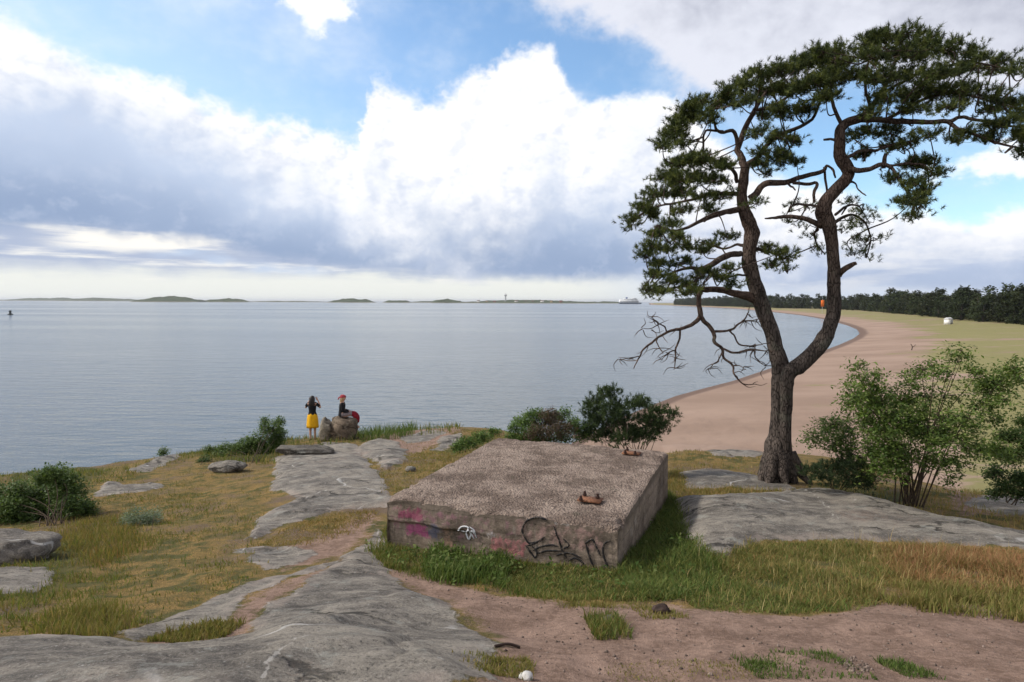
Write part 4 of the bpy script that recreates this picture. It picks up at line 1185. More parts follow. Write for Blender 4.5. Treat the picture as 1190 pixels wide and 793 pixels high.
            if np.linalg.norm(near - c) < 1.6:
                twig.tube(Q, np.linspace(0.016, 0.007, len(Q)), 5, cap=False)
            for a in cc[:7]:
                m_ = (c + a) / 2 - np.array((0, 0, 0.03)) + RNG.normal(size=3) * 0.03
                twig.tube([c, m_, a], [0.009, 0.007, 0.004], 4, cap=False)
    foli.build('foliage', MAT_NEEDLE, root, col=True, origin=org)
    twig.build('twigs', MAT_BARK, root, origin=org)
build_pine()

# ------------------------------------------------------------------ shrubs
def shrub(name, base_px, Y, blobs, pal, leaf, label, cat='shrub', dens=1.0, depth=1.0, kind='leaf', aspect=0.55, group=None, stems=0, stem_r=0.018, base=None, maxstem=24, spray=0):
    b0 = gp(*base_px) if base is None else np.array(base, float)
    root = empty(name, b0, label, cat, group)
    mb, st = MB(), MB()
    for q, (cx, cy, rx, ry) in enumerate(blobs):
        dep = Y + RNG.normal() * 0.30 * depth
        c = at(cx, cy, dep); mpp = dep / FPX
        RX, RZ = rx * mpp, ry * mpp
        RY = (RX + RZ) * 0.5 * depth
        area_m = 3.14 * RX * RZ
        n = int(dens * 11 * area_m / (leaf * leaf * aspect)) + 10
        nc = max(3, n // 14)
        cc = ellipsoid_pts(c, RX, RY, RZ, nc, 0.45)
        if spray:                               # pinnate sprays: leaflets along a short stalk
            ns_ = max(3, n // spray)
            P0 = cc[RNG.integers(0, nc, ns_)] + RNG.normal(size=(ns_, 3)) * leaf * 1.2
            dd = rand_unit(ns_); dd[:, 2] = dd[:, 2] * 0.4 - 0.1
            dd /= np.linalg.norm(dd, axis=1)[:, None]
            t_ = np.tile(np.linspace(0, 1, spray), ns_)[:, None]
            P = np.repeat(P0, spray, 0) + np.repeat(dd, spray, 0) * t_ * leaf * 3.2 - np.array((0, 0, 1.0)) * t_ ** 2 * leaf * 0.9
            leaf_quads(mb, P, leaf, np.repeat(pick_cols(ns_, pal), spray, 0) * RNG.uniform(0.85, 1.15, (ns_ * spray, 1)), aspect=aspect)
        elif kind == 'leaf':
            P = cc[RNG.integers(0, nc, n)] + RNG.normal(size=(n, 3)) * leaf * 0.8
            cl = np.repeat(pick_cols(nc, pal), 1, 0)
            leaf_quads(mb, P, leaf, pick_cols(n, pal), aspect=aspect)
        else:
            nt_ = max(14, int(dens * area_m * 900))
            P = cc[RNG.integers(0, nc, nt_)] + RNG.normal(size=(nt_, 3)) * 0.05
            D = (P - c) / np.array((RX, RY, RZ)) * 0.6 + np.array((0, 0, 0.7)) + RNG.normal(size=(nt_, 3)) * 0.35
            D /= np.linalg.norm(D, axis=1)[:, None]
            needle_tufts(mb, P, D, 18, leaf, leaf * 0.075, pal)
        if q < maxstem:
            s0 = b0 + RNG.normal(size=3) * np.array((0.10, 0.10, 0)) - np.array((0, 0, 0.08))
            mid = s0 * 0.5 + c * 0.5 + RNG.normal(size=3) * 0.06 + np.array(((b0[0] - c[0]) * 0.12, 0, 0.10))
            Q = catmull(np.array([s0, mid, c]), 6)
            st.tube(Q, np.linspace(stem_r, stem_r * 0.3, len(Q)) * 0.6, 6, rough=0.1, seed=q)
        for a in cc[:5]:
            st.tube([c, (a + c) / 2 + RNG.normal(size=3) * 0.02, a], [stem_r * 0.32, stem_r * 0.25, stem_r * 0.12], 4, cap=False)
    mb.build('foliage', MAT_NEEDLE if kind != 'leaf' else MAT_LEAF, root, col=True, origin=b0)
    st.build('stems', MAT_STEM, root, origin=b0)
    return root

G_ROWAN = [(0.08, 0.13, 0.028), (0.12, 0.18, 0.038), (0.06, 0.095, 0.024), (0.16, 0.21, 0.052)]
G_DARK = [(0.036, 0.064, 0.020), (0.058, 0.095, 0.028), (0.078, 0.12, 0.034)]
G_FRESH = [(0.09, 0.15, 0.032), (0.13, 0.195, 0.046), (0.06, 0.105, 0.026)]
G_MID = [(0.058, 0.098, 0.025), (0.09, 0.14, 0.034), (0.12, 0.17, 0.046)]
ROWAN = [(998, 424, 5, 5), (998, 438, 6, 8), (1019, 434, 6, 5), (1018, 448, 11, 7), (990, 455, 8, 6), (990, 465, 9, 8), (1008, 460, 11, 8), (1006, 476, 13, 10), (1023, 465, 12, 9), (1048, 465, 13, 9), (1043, 483, 15, 10), (1013, 491, 13, 10),
         (1028, 501, 15, 11), (1051, 493, 13, 9), (1071, 430, 11, 6), (1056, 445, 9, 6), (1086, 425, 7, 5), (1094, 433, 8, 4), (1117, 408, 6, 4), (1106, 412, 6, 3), (1117, 420, 5, 5), (1137, 433, 13, 5), (1157, 445, 20, 7), (1177, 428, 13, 6),
         (1144, 450, 13, 6), (1182, 440, 11, 6), (1071, 460, 13, 5), (1106, 460, 13, 4), (1144, 468, 15, 5), (1170, 465, 13, 4), (1127, 486, 16, 5), (1157, 488, 13, 4), (1101, 486, 13, 7), (1096, 501, 15, 8), (1071, 483, 13, 7), (1069, 501, 15, 9),
         (1094, 516, 16, 7), (1122, 511, 13, 5), (1137, 521, 15, 6), (1157, 521, 15, 7), (1111, 536, 13, 5), (1086, 536, 13, 6), (1056, 526, 12, 9), (1036, 521, 14, 11), (1016, 518, 14, 11), (1038, 541, 14, 11), (1018, 541, 14, 11), (1106, 556, 8, 4), (1080, 472, 8, 5), (1130, 500, 8, 4)]
shrub('rowan_shrub', (1058, 586), 10.3, ROWAN, G_ROWAN, 0.060, 'tall open rowan shrub with many bare stems, right of the pine', dens=1.7, depth=1.3, spray=7, aspect=0.5, stem_r=0.020, maxstem=26)
shrub('young_rowan', (985, 560), 11.6, [(968, 493, 13, 8), (945, 508, 11, 7), (973, 511, 15, 10), (985, 497, 9, 9), (962, 500, 10, 7), (985, 522, 12, 9)], G_MID, 0.060, 'small rounded green shrub between the pine trunk and the tall rowan', dens=1.3, spray=6, aspect=0.45)
shrub('juniper', (970, 572), 11.3, [(943, 547, 15, 7), (963, 546, 17, 9), (980, 542, 15, 9), (993, 541, 13, 11), (953, 557, 13, 6), (980, 560, 15, 7), (1000, 556, 12, 9), (1012, 560, 10, 7)], [(0.025, 0.042, 0.018), (0.04, 0.06, 0.024), (0.052, 0.075, 0.03)], 0.06, 'low dark juniper spreading at the foot of the pine', dens=1.6, kind='needle')
shrub('dark_shrub', (1170, 586), 11.0, [(1157, 551, 15, 9), (1170, 566, 17, 9), (1184, 556, 15, 9), (1157, 574, 13, 5), (1187, 574, 13, 6), (1205, 560, 18, 14)], G_DARK, 0.050, 'dense dark shrub low on the slope behind the rowan', dens=1.2)
shrub('thin_shrub', (1180, 580), 12.5, [(1162, 526, 13, 7), (1177, 531, 14, 9), (1182, 506, 13, 9), (1165, 508, 10, 7), (1195, 520, 14, 14), (1190, 490, 14, 8)], G_MID, 0.050, 'thin leafy shrub rising behind the dense dark one', dens=1.2, maxstem=6)
p_ = at(735, 545, 13.0); p_[2] = gz(p_[0], p_[1])
shrub('dwarf_pine', None, 13.0, [(690, 470, 16, 9), (708, 456, 14, 8), (715, 476, 18, 10), (740, 470, 16, 9), (762, 478, 16, 6), (782, 482, 9, 5), (750, 491, 18, 8), (700, 491, 18, 10), (733, 501, 18, 6), (700, 506, 18, 7), (722, 510, 18, 6), (684, 500, 10, 8), (748, 506, 16, 7), (765, 500, 12, 6), (686, 484, 9, 8), (768, 492, 12, 5), (722, 488, 14, 8)], [(0.030, 0.050, 0.018), (0.048, 0.074, 0.025), (0.065, 0.092, 0.032)], 0.075,
      'wind-bent dwarf pine just behind the back edge of the concrete block', dens=1.25, kind='needle', base=p_)
p_ = at(620, 535, 12.8); p_[2] = gz(p_[0], p_[1])
shrub('green_shrub', None, 12.8, [(610, 490, 15, 10), (625, 482, 13, 7), (600, 498, 10, 7), (655, 481, 9, 6), (668, 494, 12, 9), (618, 500, 16, 8), (612, 510, 16, 8), (632, 510, 14, 8), (655, 508, 14, 8), (596, 508, 10, 6), (676, 506, 12, 8)], G_FRESH, 0.045, 'bright green bush peeping over the back of the concrete block', dens=1.0, base=p_)
p_ = at(642, 535, 12.5); p_[2] = gz(p_[0], p_[1])
shrub('reddish_shrub', None, 12.5, [(638, 490, 22, 11), (652, 500, 18, 9), (626, 502, 18, 8), (640, 482, 14, 7)], [(0.10, 0.065, 0.045), (0.075, 0.06, 0.032), (0.13, 0.08, 0.06), (0.06, 0.07, 0.03)], 0.040, 'reddish brown bush between the green bush and the dwarf pine', dens=0.9, base=p_)
shrub('low_rose', (546, 524), 17.4, [(545, 515, 17, 7), (560, 508, 14, 6), (573, 503, 9, 5), (532, 520, 9, 5)], G_FRESH, 0.055, 'low bright green rose bush beside the left rear edge of the block', dens=1.1)
shrub('left_shrub', (58, 612), 12.2, [(60, 572, 28, 18), (35, 584, 27, 17), (85, 590, 21, 14), (20, 572, 17, 13), (72, 556, 18, 11), (101, 592, 11, 12), (10, 592, 18, 16), (55, 602, 32, 10), (-15, 580, 22, 22), (50, 555, 10, 10), (90, 604, 18, 9), (30, 600, 30, 14), (62, 550, 16, 11), (78, 572, 22, 16), (10, 606, 16, 10)], G_MID, 0.052, 'big rounded green bush at the edge of the grassy slope above the sea', dens=1.15, depth=1.0).name = 'rose_bush'
shrub('beach_rose', (292, 540), 21.0, [(315, 500, 13, 11), (325, 491, 7, 6), (290, 518, 17, 10), (270, 522, 15, 8), (300, 530, 18, 8), (255, 522, 9, 5), (320, 515, 11, 10), (308, 490, 5, 6), (325, 505, 10, 10), (300, 512, 14, 10), (280, 532, 18, 8), (258, 530, 14, 7), (244, 524, 8, 5), (310, 522, 14, 10)], G_MID, 0.06, 'leafy beach rose with tall shoots beside the flat dark rock ledge', dens=1.0)
shrub('tiny_bush', (238, 543), 19.6, [(238, 536, 8, 6), (232, 538, 4, 4)], G_DARK, 0.05, 'tiny dark bush on the slope beside the reddish stone')
shrub('tiny_bush', (190, 532), 21.6, [(190, 526, 7, 5)], G_MID, 0.05, 'tiny green bush at the cliff edge, seen against the water')
shrub('silvery_plant', (160, 622), 10.6, [(150, 610, 14, 9), (170, 605, 16, 9), (160, 600, 18, 8), (178, 600, 12, 7), (145, 618, 12, 6)], [(0.17, 0.21, 0.14), (0.12, 0.16, 0.09), (0.24, 0.28, 0.21)], 0.045, 'patch of pale silvery lyme plants in the dry meadow', cat='plant', dens=0.55, aspect=0.3, stem_r=0.006)

# ------------------------------------------------------------------ boulders and stones
def boulder(name, c, size, label, mat, seed=0, rz=0.0, blocky=0.0, cat='boulder', group=None, sub=4, tilt=(0, 0)):
    bm = bmesh.new()
    bmesh.ops.create_icosphere(bm, subdivisions=sub, radius=1.0)
    V = np.array([v.co[:] for v in bm.verts])
    if blocky:
        m_ = np.abs(V).max(1, keepdims=True)
        V = V * (1 - blocky) + (V / m_) * blocky * 0.85
    nr = V / np.linalg.norm(V, axis=1)[:, None]
    planes = np.random.default_rng(seed).normal(size=(9, 3)); planes /= np.linalg.norm(planes, axis=1)[:, None]
    for p in planes:                           # flat fracture faces
        d = V @ p - 0.78
        V = V - np.clip(d, 0, None)[:, None] * p * 0.85
    V = V * (1 + fbm3(nr + seed, 1.7, 4, seed)[:, None] * 0.28 + fbm3(nr + seed, 6.5, 4, seed + 3)[:, None] * 0.16)
    V = V * np.asarray(size) / 2
    for v, co in zip(bm.verts, V):
        v.co = co
    me = bpy.data.meshes.new(name)
    bm.to_mesh(me); bm.free()
    for p in me.polygons: p.use_smooth = True
    me.materials.append(mat)
    o = bpy.data.objects.new(name, me); COL.objects.link(o)
    o.location = c; o.rotation_euler = (tilt[0], tilt[1], rz)
    return tag(o, label, cat, group)
def on_ground(px, py, sink=0.0):
    p = gp(px, py); p[2] += sink; return p
q = on_ground(14, 652, 0.10)
boulder('boulder', q + (-0.1, 0, 0), (1.15, 0.9, 0.50), 'lichen-covered grey boulder in front of the big rounded bush', boulder_mat('pale_lichen_granite', 0.11, 0.30), 4, blocky=0.25)
q = on_ground(264, 549, 0.08)
boulder('boulder', q, (1.0, 0.7, 0.42), 'low grey boulder in grass below the beach rose', MAT_ROCK, 5)
q = on_ground(235, 522, 0.12)
boulder('boulder', q, (0.45, 0.4, 0.42), 'small reddish stone perched at the cliff edge', boulder_mat('red_granite', 0.12, 0.24, (1.1, 0.78, 0.7)), 8)
q = on_ground(350, 530, 0.04)
boulder('rock_ledge', q + (0.05, 0.2, 0.02), (2.0, 1.1, 0.36), 'flat dark slab of rock lying under the standing woman', boulder_mat('dark_granite', 0.06, 0.19), 12, blocky=0.55, cat='rock')
q = on_ground(398, 514, 0.0)
SEAT = at(398, 485, 23.0)
hb_ = SEAT[2] - gz(SEAT[0], SEAT[1])
boulder('boulder', (SEAT[0] + 0.06, SEAT[1], SEAT[2] - hb_ / 2 - 0.06), (1.16, 0.85, hb_ * 1.12 + 0.12), 'brown block-shaped boulder that the seated person sits on', MAT_ROCK_BROWN, 21, 0.1, 0.6)
p_ = at(379, 500, 22.9)
boulder('boulder', (p_[0], p_[1], p_[2] - 0.02), (0.50, 0.5, 0.92), 'paler leaning boulder touching the left of the seat boulder', boulder_mat('pale_granite', 0.12, 0.27, (1, 0.97, 0.9)), 25, 0.3, 0.3)
for a, b_, sx, lab in ((612, 791, 0.085, 'pale white stone lying at the lower edge of the dirt path'), (768, 716, 0.16, 'dark stone-like clod of soil by the grass margin'), (477, 549, 0.28, 'small pale stone in the moss beside the middle rock hump'), (708, 727, 0.12, 'small grey stone in the lone grass tuft on the path')):
    q = on_ground(a, b_, sx * 0.15)
    boulder('stone', q, (sx, sx * 0.8, sx * 0.6), lab, MAT_ROCK if 'pale' in lab and 'white' not in lab or 'grey' in lab else simple('pale_stone', (0.55, 0.53, 0.5), 0.9, 0.1, 0.15, 20) if 'white' in lab else simple('dark_soil', (0.05, 0.035, 0.03), 0.95, 0.1, 0.4, 20, 0.6), int(a), cat='stone', sub=3)

def stick(a, b_, r, mat, label):
    p, q = gp(*a), gp(*b_)
    p[2] += r; q[2] += r
    mid = (p + q) / 2 + np.array((0, 0.01, 0.012))
    mb = MB(); mb.tube(catmull(np.array([p, mid, q]), 5), r, 7, rough=0.15, seed=a[0])
    tag(mb.build('stick', mat, smooth=True, origin=(p + q) / 2), label, 'stick')
stick((575, 757.5), (604, 756.5), 0.009, simple('dark_stick', (0.05, 0.032, 0.025), 0.9), 'dark stick lying where rock meets the dirt path')
stick((513, 671), (527, 663), 0.011, simple('pale_stick', (0.42, 0.36, 0.22), 0.9), 'pale bare stick leaning in the grass before the block')

# gravel on the path
def gravel():
    mb = MB()
    for poly, n in ((DIRTP[0], 1300), (px_poly([(960, 765), (1000, 755), (1030, 780), (990, 792)]), 420)):
        mn, mx = poly.min(0), poly.max(0)
        P = RNG.uniform(mn, mx, (n * 3, 2)); P = P[poly_sd(P[:, 0], P[:, 1], poly) > 0.05][:n]
        z = full_h(P[:, 0], P[:, 1])[0]
        oct_ = np.array([(1, 0, 0), (-1, 0, 0), (0, 1, 0), (0, -1, 0), (0, 0, 1), (0, 0, -1)], float)
        F = np.array([(0, 2, 4), (2, 1, 4), (1, 3, 4), (3, 0, 4), (2, 0, 5), (1, 2, 5), (3, 1, 5), (0, 3, 5)])
        for (x, y), zz in zip(P, z):
            s = 0.003 + 0.011 * RNG.random() ** 4
            V = oct_ * s * RNG.uniform(0.6, 1.3, (6, 3)) + (x, y, zz + s * 0.3)
            mb.add(V, F, np.array((0.19, 0.145, 0.12)) * RNG.uniform(0.4, 1.4))
    o = mb.build('gravel', col_mat('gravel_stone', 0.95, 0.1, 0), col=True, smooth=True)
    tag(o, 'loose grit and small pebbles strewn over the trodden path', 'gravel', kind='stuff')
gravel()

# ------------------------------------------------------------------ grass
def blades(mb, x, y, z, h, pal, width=0.004, lean=0.45, jit=0.2):
    n = len(x)
    an = RNG.uniform(0, 2 * np.pi, n); ln = np.abs(RNG.normal(size=n)) * lean
    d = np.stack([np.cos(an) * ln, np.sin(an) * ln, np.ones(n)], 1); d /= np.linalg.norm(d, axis=1)[:, None]
    hh = (h * RNG.uniform(0.5, 1.25, n))[:, None]
    sd = np.stack([-np.sin(an + RNG.normal(size=n)), np.cos(an + RNG.normal(size=n)), np.zeros(n)], 1)
    w = (np.broadcast_to(width, (n,)) * RNG.uniform(0.7, 1.3, n))[:, None]
    B = np.stack([x, y, z - 0.01], 1)
    Mid = B + d * hh * 0.55
    tip = Mid + (d * 0.8 + np.stack([np.cos(an), np.sin(an), np.zeros(n)], 1) * lean * 0.7) * hh * 0.5
    V = np.stack([B - sd * w, B + sd * w, Mid + sd * w * 0.75, Mid - sd * w * 0.75, tip], 1).reshape(-1, 3)
    i = np.arange(n) * 5
    c = np.repeat(pick_cols(n, pal, jit), 5, 0)
    mb.add(V, np.stack([i, i + 1, i + 2, i + 3], 1), c)
    mb.add(np.zeros((0, 3)), np.zeros((0, 3), int))
    mb.F[-1] = np.stack([i + 3, i + 2, i + 4], 1) + (mb.n - len(V))
def scatter(poly_px, n, pad=0.28, excl_rock=True, block=True, clump=0.0, dirt_keep=1.0):
    P = px_poly(poly_px) if not isinstance(poly_px, np.ndarray) else poly_px
    mn, mx = P.min(0), P.max(0)
    A = RNG.uniform(mn, mx, (int(n * 3.2), 2))
    if clump:
        A = A[(fbm2(A[:, 0] * 2.3, A[:, 1] * 2.3, 3, 77) + RNG.normal(size=len(A)) * 0.16) > (clump - 0.5) * 0.5]
    A = A[poly_sd(A[:, 0], A[:, 1], P) > -pad * RNG.random(len(A))]
    z, _, rs, zb = full_h(A[:, 0], A[:, 1])
    k = np.ones(len(A), bool)
    if excl_rock: k &= rs < -0.02 + np.abs(RNG.normal(size=len(A))) * 0.07
    if block:
        k &= poly_sd(A[:, 0], A[:, 1], np.array([BA[:2], BB[:2], BC_[:2], BD[:2]])) < -0.015
    if dirt_keep < 1:
        dm = poly_mask(A[:, 0], A[:, 1], DIRTP, 0.5)
        k &= RNG.random(len(A)) > dm * (1 - dirt_keep)
    A, z = A[k][:n], z[k][:n]
    return A[:, 0], A[:, 1], z
P_GREEN = [(0.048, 0.085, 0.020), (0.075, 0.12, 0.028), (0.105, 0.15, 0.038), (0.14, 0.16, 0.055)]
P_STRAW = [(0.30, 0.22, 0.09), (0.22, 0.17, 0.06), (0.26, 0.15, 0.06), (0.14, 0.14, 0.04)]
P_OLIVE = [(0.165, 0.165, 0.046), (0.125, 0.14, 0.036), (0.21, 0.17, 0.062), (0.26, 0.19, 0.08)]
P_RED = [(0.30, 0.14, 0.075), (0.26, 0.16, 0.07), (0.34, 0.19, 0.10), (0.2, 0.16, 0.06)]
def grass(name, label, jobs):
    mb = MB()
    for poly, n, h, pal, w, kw in jobs:
        lean = kw.pop('lean', 0.45)
        hvar = kw.pop('hvar', 0.5)
        x, y, z = scatter(poly, n, **kw)
        if not len(x): continue
        hh = h * np.clip(1 + fbm2(x * 1.7, y * 1.7, 3, 88) * 2.2 * hvar, 0.35, 2.0)
        blades(mb, x, y, z, hh, pal, w, lean)
    if name == 'green_grass':                  # broad-leaved weeds among the blades
        for poly, n in (([(436, 632), (450, 658), (600, 684), (740, 700), (800, 690), (810, 640), (780, 580), (720, 660), (560, 640)], 1500), ([(505, 635), (525, 676), (590, 684), (580, 645)], 900)):
            x, y, z = scatter(poly, n // 9, clump=0.5)
            x, y, z = (np.repeat(a, 9) + RNG.normal(size=len(a) * 9) * 0.035 for a in (x, y, z))
            leaf_quads(mb, np.stack([x, y, z + 0.05 + np.abs(RNG.normal(size=len(x))) * 0.03], 1), 0.055, pick_cols(len(x), P_GREEN), aspect=0.5)
    o = mb.build(name, MAT_GRASS, col=True)
    tag(o, label, 'grass', kind='stuff')
fr = lambda a, b_: (a, b_)
grass('green_grass', 'lush green grass along the foot of the concrete block', [
    ([(434, 640), (450, 660), (540, 674), (600, 688), (620, 670), (540, 630), (450, 610)], 8000, 0.075, P_GREEN + P_OLIVE, 0.0045, dict(clump=0.52)),
    ([(590, 650), (600, 684), (660, 698), (740, 700), (790, 698), (810, 680), (760, 655), (715, 640), (640, 640)], 16000, 0.07, P_GREEN + P_OLIVE, 0.0045, dict(lean=0.7)),
    ([(716, 668), (770, 700), (815, 680), (815, 630), (795, 590), (778, 575), (775, 592), (740, 640)], 16000, 0.125, P_GREEN + P_OLIVE[:2], 0.0045, dict(lean=0.95)),
    ([(505, 635), (525, 676), (590, 686), (580, 645)], 4000, 0.19, P_GREEN, 0.005, dict(clump=0.5)),
    ([(436, 632), (444, 660), (470, 662), (462, 636)], 1600, 0.09, P_OLIVE + P_GREEN, 0.0045, {}),
])
grass('meadow_grass', 'tall meadow grass, green to straw coloured, before the granite slab', [
    ([(792, 655), (830, 648), (900, 634), (990, 630), (1000, 665), (975, 700), (930, 712), (860, 708), (800, 702)], 21000, 0.072, P_OLIVE[:3] + P_GREEN[1:], 0.0035, dict(pad=0.3, lean=0.9, clump=0.50)),
    ([(820, 650), (900, 632), (1080, 634), (1130, 660), (1190, 664), (1190, 690), (1060, 690), (1000, 696), (960, 705), (900, 690)], 16000, 0.088, P_STRAW + P_OLIVE, 0.0032, dict(pad=0.25, lean=0.85, clump=0.46)),
    ([(1050, 640), (1130, 640), (1230, 655), (1230, 690), (1120, 690), (1060, 676)], 12000, 0.12, P_RED, 0.0030, dict(pad=0.25, lean=0.8, clump=0.46)),
    ([(800, 660), (830, 640), (990, 630), (1230, 648), (1230, 700), (1000, 690), (930, 712), (800, 705)], 900, 0.18, [(0.42, 0.33, 0.17), (0.36, 0.26, 0.12), (0.30, 0.24, 0.10)], 0.0022, dict(pad=0.2, lean=0.3)),
    ([(1000, 690), (1100, 680), (1230, 690), (1230, 722), (1100, 706)], 9000, 0.10, P_OLIVE, 0.004, dict(clump=0.5)),
    ([(784, 580), (778, 560), (785, 545), (850, 566), (905, 570), (1000, 590), (1100, 606), (1040, 590), (940, 572), (850, 574)], 6000, 0.09, P_STRAW + P_OLIVE, 0.004, dict(pad=0.2)),
    ([(935, 570), (1000, 578), (1100, 605), (1190, 616), (1190, 580), (1080, 575), (960, 556)], 9000, 0.14, P_OLIVE + P_STRAW, 0.004, dict(pad=0.1)),
    ([(780, 524), (890, 530), (900, 556), (860, 548), (785, 545)], 5000, 0.08, P_OLIVE + P_STRAW, 0.005, dict(pad=0.2)),
])
grass('dry_turf', 'short dry turf and moss over the left slope', [
    ([(-20, 735), (150, 730), (300, 670), (290, 600), (320, 560), (318, 530), (220, 520), (100, 548), (-20, 556)], 70000, 0.050, P_STRAW + P_OLIVE[:3], 0.0045, dict(clump=0.46, lean=0.7, dirt_keep=0.15)),
    ([(-20, 735), (150, 730), (300, 670), (290, 600), (200, 560), (-20, 600)], 12000, 0.065, P_OLIVE + P_GREEN[1:3], 0.0045, dict(clump=0.58)),
    ([(-20, 690), (60, 640), (140, 600), (200, 600), (150, 660), (60, 720), (-20, 730)], 7000, 0.085, P_OLIVE + P_GREEN[2:], 0.0045, dict(clump=0.56)),
    ([(420, 545), (470, 505), (560, 500), (590, 505), (560, 525), (450, 580)], 9000, 0.07, P_STRAW + P_OLIVE, 0.006, dict(clump=0.45, dirt_keep=0.3)),
    ([(75, 725), (80, 745), (130, 742), (125, 715), (100, 705)], 1800, 0.11, P_OLIVE, 0.004, {}),
    ([(170, 742), (270, 730), (260, 722), (200, 733)], 2200, 0.06, P_OLIVE, 0.004, {}),
    ([(290, 640), (340, 612), (430, 594), (436, 600), (360, 630)], 3500, 0.045, P_STRAW, 0.004, {}),
    ([(110, 600), (60, 625), (110, 660), (160, 630)], 3000, 0.15, P_STRAW + P_OLIVE, 0.004, {}),
])
grass('ledge_grass', 'tall green grass at the cliff edge around the two people', [
    ([(418, 512), (440, 492), (475, 490), (480, 505), (440, 514)], 5000, 0.42, P_GREEN, 0.010, dict(excl_rock=False)),
    ([(465, 500), (500, 492), (530, 494), (532, 503), (490, 506)], 2600, 0.30, P_GREEN + P_OLIVE, 0.010, dict(excl_rock=False)),
    ([(330, 515), (345, 504), (380, 503), (430, 505), (420, 516), (370, 520)], 4200, 0.24, P_GREEN + P_OLIVE, 0.010, dict(excl_rock=False)),
    ([(240, 538), (235, 520), (300, 505), (345, 515), (320, 540)], 6000, 0.24, P_OLIVE + P_GREEN, 0.009, {}),
    ([(-10, 556), (60, 548), (160, 545), (180, 535), (235, 520), (230, 530), (150, 556), (60, 572)], 8000, 0.14, P_OLIVE + P_GREEN, 0.008, {}),
])
grass('path_grass', 'scattered green tufts on the trodden dirt path', [
    ([(680, 726), (690, 742), (716, 744), (722, 728), (700, 722)], 1300, 0.10, P_OLIVE + P_GREEN, 0.0035, {}),
    ([(860, 766), (880, 790), (915, 786), (900, 764)], 900, 0.05, P_GREEN, 0.003, dict(clump=0.5)),
    ([(930, 762), (940, 790), (985, 780), (965, 758)], 1100, 0.055, P_GREEN, 0.003, dict(clump=0.5)),
    ([(1020, 764), (1050, 782), (1090, 786), (1050, 764)], 900, 0.05, P_GREEN, 0.003, dict(clump=0.5)),
    ([(525, 763), (545, 788), (575, 790), (600, 776), (620, 768), (560, 766)], 1500, 0.045, P_OLIVE, 0.003, dict(clump=0.52)),
    ([(700, 768), (720, 790), (850, 790), (850, 768)], 1300, 0.035, P_OLIVE, 0.003, dict(clump=0.6)),
    ([(620, 690), (700, 712), (760, 708), (700, 700)], 1200, 0.06, P_OLIVE, 0.0035, dict(clump=0.5)),
    ([(735, 712), (770, 726), (790, 716), (760, 706)], 700, 0.05, P_OLIVE, 0.0035, {}),
])
#PART3
# ------------------------------------------------------------------ people
MAT_SKIN = simple('skin', (0.48, 0.28, 0.20), 0.55, 0.35, 0.08, 20)
MAT_BLACK = simple('black_cloth', (0.012, 0.012, 0.014), 0.85, 0.15, 0.3, 25)
MAT_YELLOW = simple('yellow_cloth', (0.72, 0.38, 0.015), 0.85, 0.15, 0.12, 14)
MAT_HAIR_DARK = simple('dark_hair', (0.016, 0.011, 0.010), 0.55, 0.4, 0.4, 40)
MAT_HAIR_BLOND = simple('blond_hair', (0.42, 0.28, 0.14), 0.55, 0.4, 0.25, 40)
MAT_REDCLOTH = simple('dark_red_cloth', (0.20, 0.012, 0.020), 0.85, 0.15, 0.25, 20)
MAT_SCARF = simple('red_scarf', (0.33, 0.045, 0.055), 0.85, 0.15, 0.3, 40)
MAT_MAUVE = simple('grey_mauve_cloth', (0.20, 0.165, 0.17), 0.85, 0.15, 0.35, 30)
MAT_EYE = simple('eye', (0.03, 0.02, 0.02), 0.3, 0.5, 0.1)
MAT_SHOE = simple('sandal', (0.10, 0.06, 0.04), 0.8, 0.2, 0.2)

def skinned(name, J, E, mat, parent, sub=2):
    names = list(J)
    me = bpy.data.meshes.new(name + '_cage')
    me.from_pydata([J[n][:3] for n in names], [(names.index(a), names.index(b_)) for a, b_ in E], [])
    o = bpy.data.objects.new(name, me); COL.objects.link(o)
    o.modifiers.new('Skin', 'SKIN')
    for k, n in enumerate(names):
        sv = me.skin_vertices[0].data[k]
        r = J[n][3:]
        sv.radius = (r[0], r[-1])
        sv.use_root = (k == 0)
    ss = o.modifiers.new('Sub', 'SUBSURF'); ss.levels = sub; ss.render_levels = sub
    dg = bpy.context.evaluated_depsgraph_get()
    nm = bpy.data.meshes.new_from_object(o.evaluated_get(dg))
    o.modifiers.clear()
    o.data = nm
    bpy.data.meshes.remove(me)
    nm.name = name
    for p in nm.polygons: p.use_smooth = True
    nm.materials.clear(); nm.materials.append(mat)
    o.parent = parent
    return o
def loft(mb, rings, sides=18, cap=True, wav=0.0):
    th = np.arange(sides) * 2 * np.pi / sides
    V = []
    for (cx, cy, cz, rx, ry, *t) in rings:
        z = np.full(sides, cz)
        if t: z = cz + t[0] * np.sin(th)           # tilt towards +Y
        w = 1 + wav * np.sin(th * 6)
        V.append(np.stack([cx + np.cos(th) * rx * w, cy + np.sin(th) * ry * w, z], 1))
    n = len(V); V = np.concatenate(V)
    i, j = np.meshgrid(np.arange(n - 1), np.arange(sides), indexing='ij'); i, j = i.ravel(), j.ravel()
    j2 = (j + 1) % sides
    mb.add(V, np.stack([i * sides + j, i * sides + j2, (i + 1) * sides + j2, (i + 1) * sides + j], 1))
    if cap:
        mb.add(V[:sides], np.arange(sides)[::-1][None]); mb.add(V[-sides:], np.arange(sides)[None])
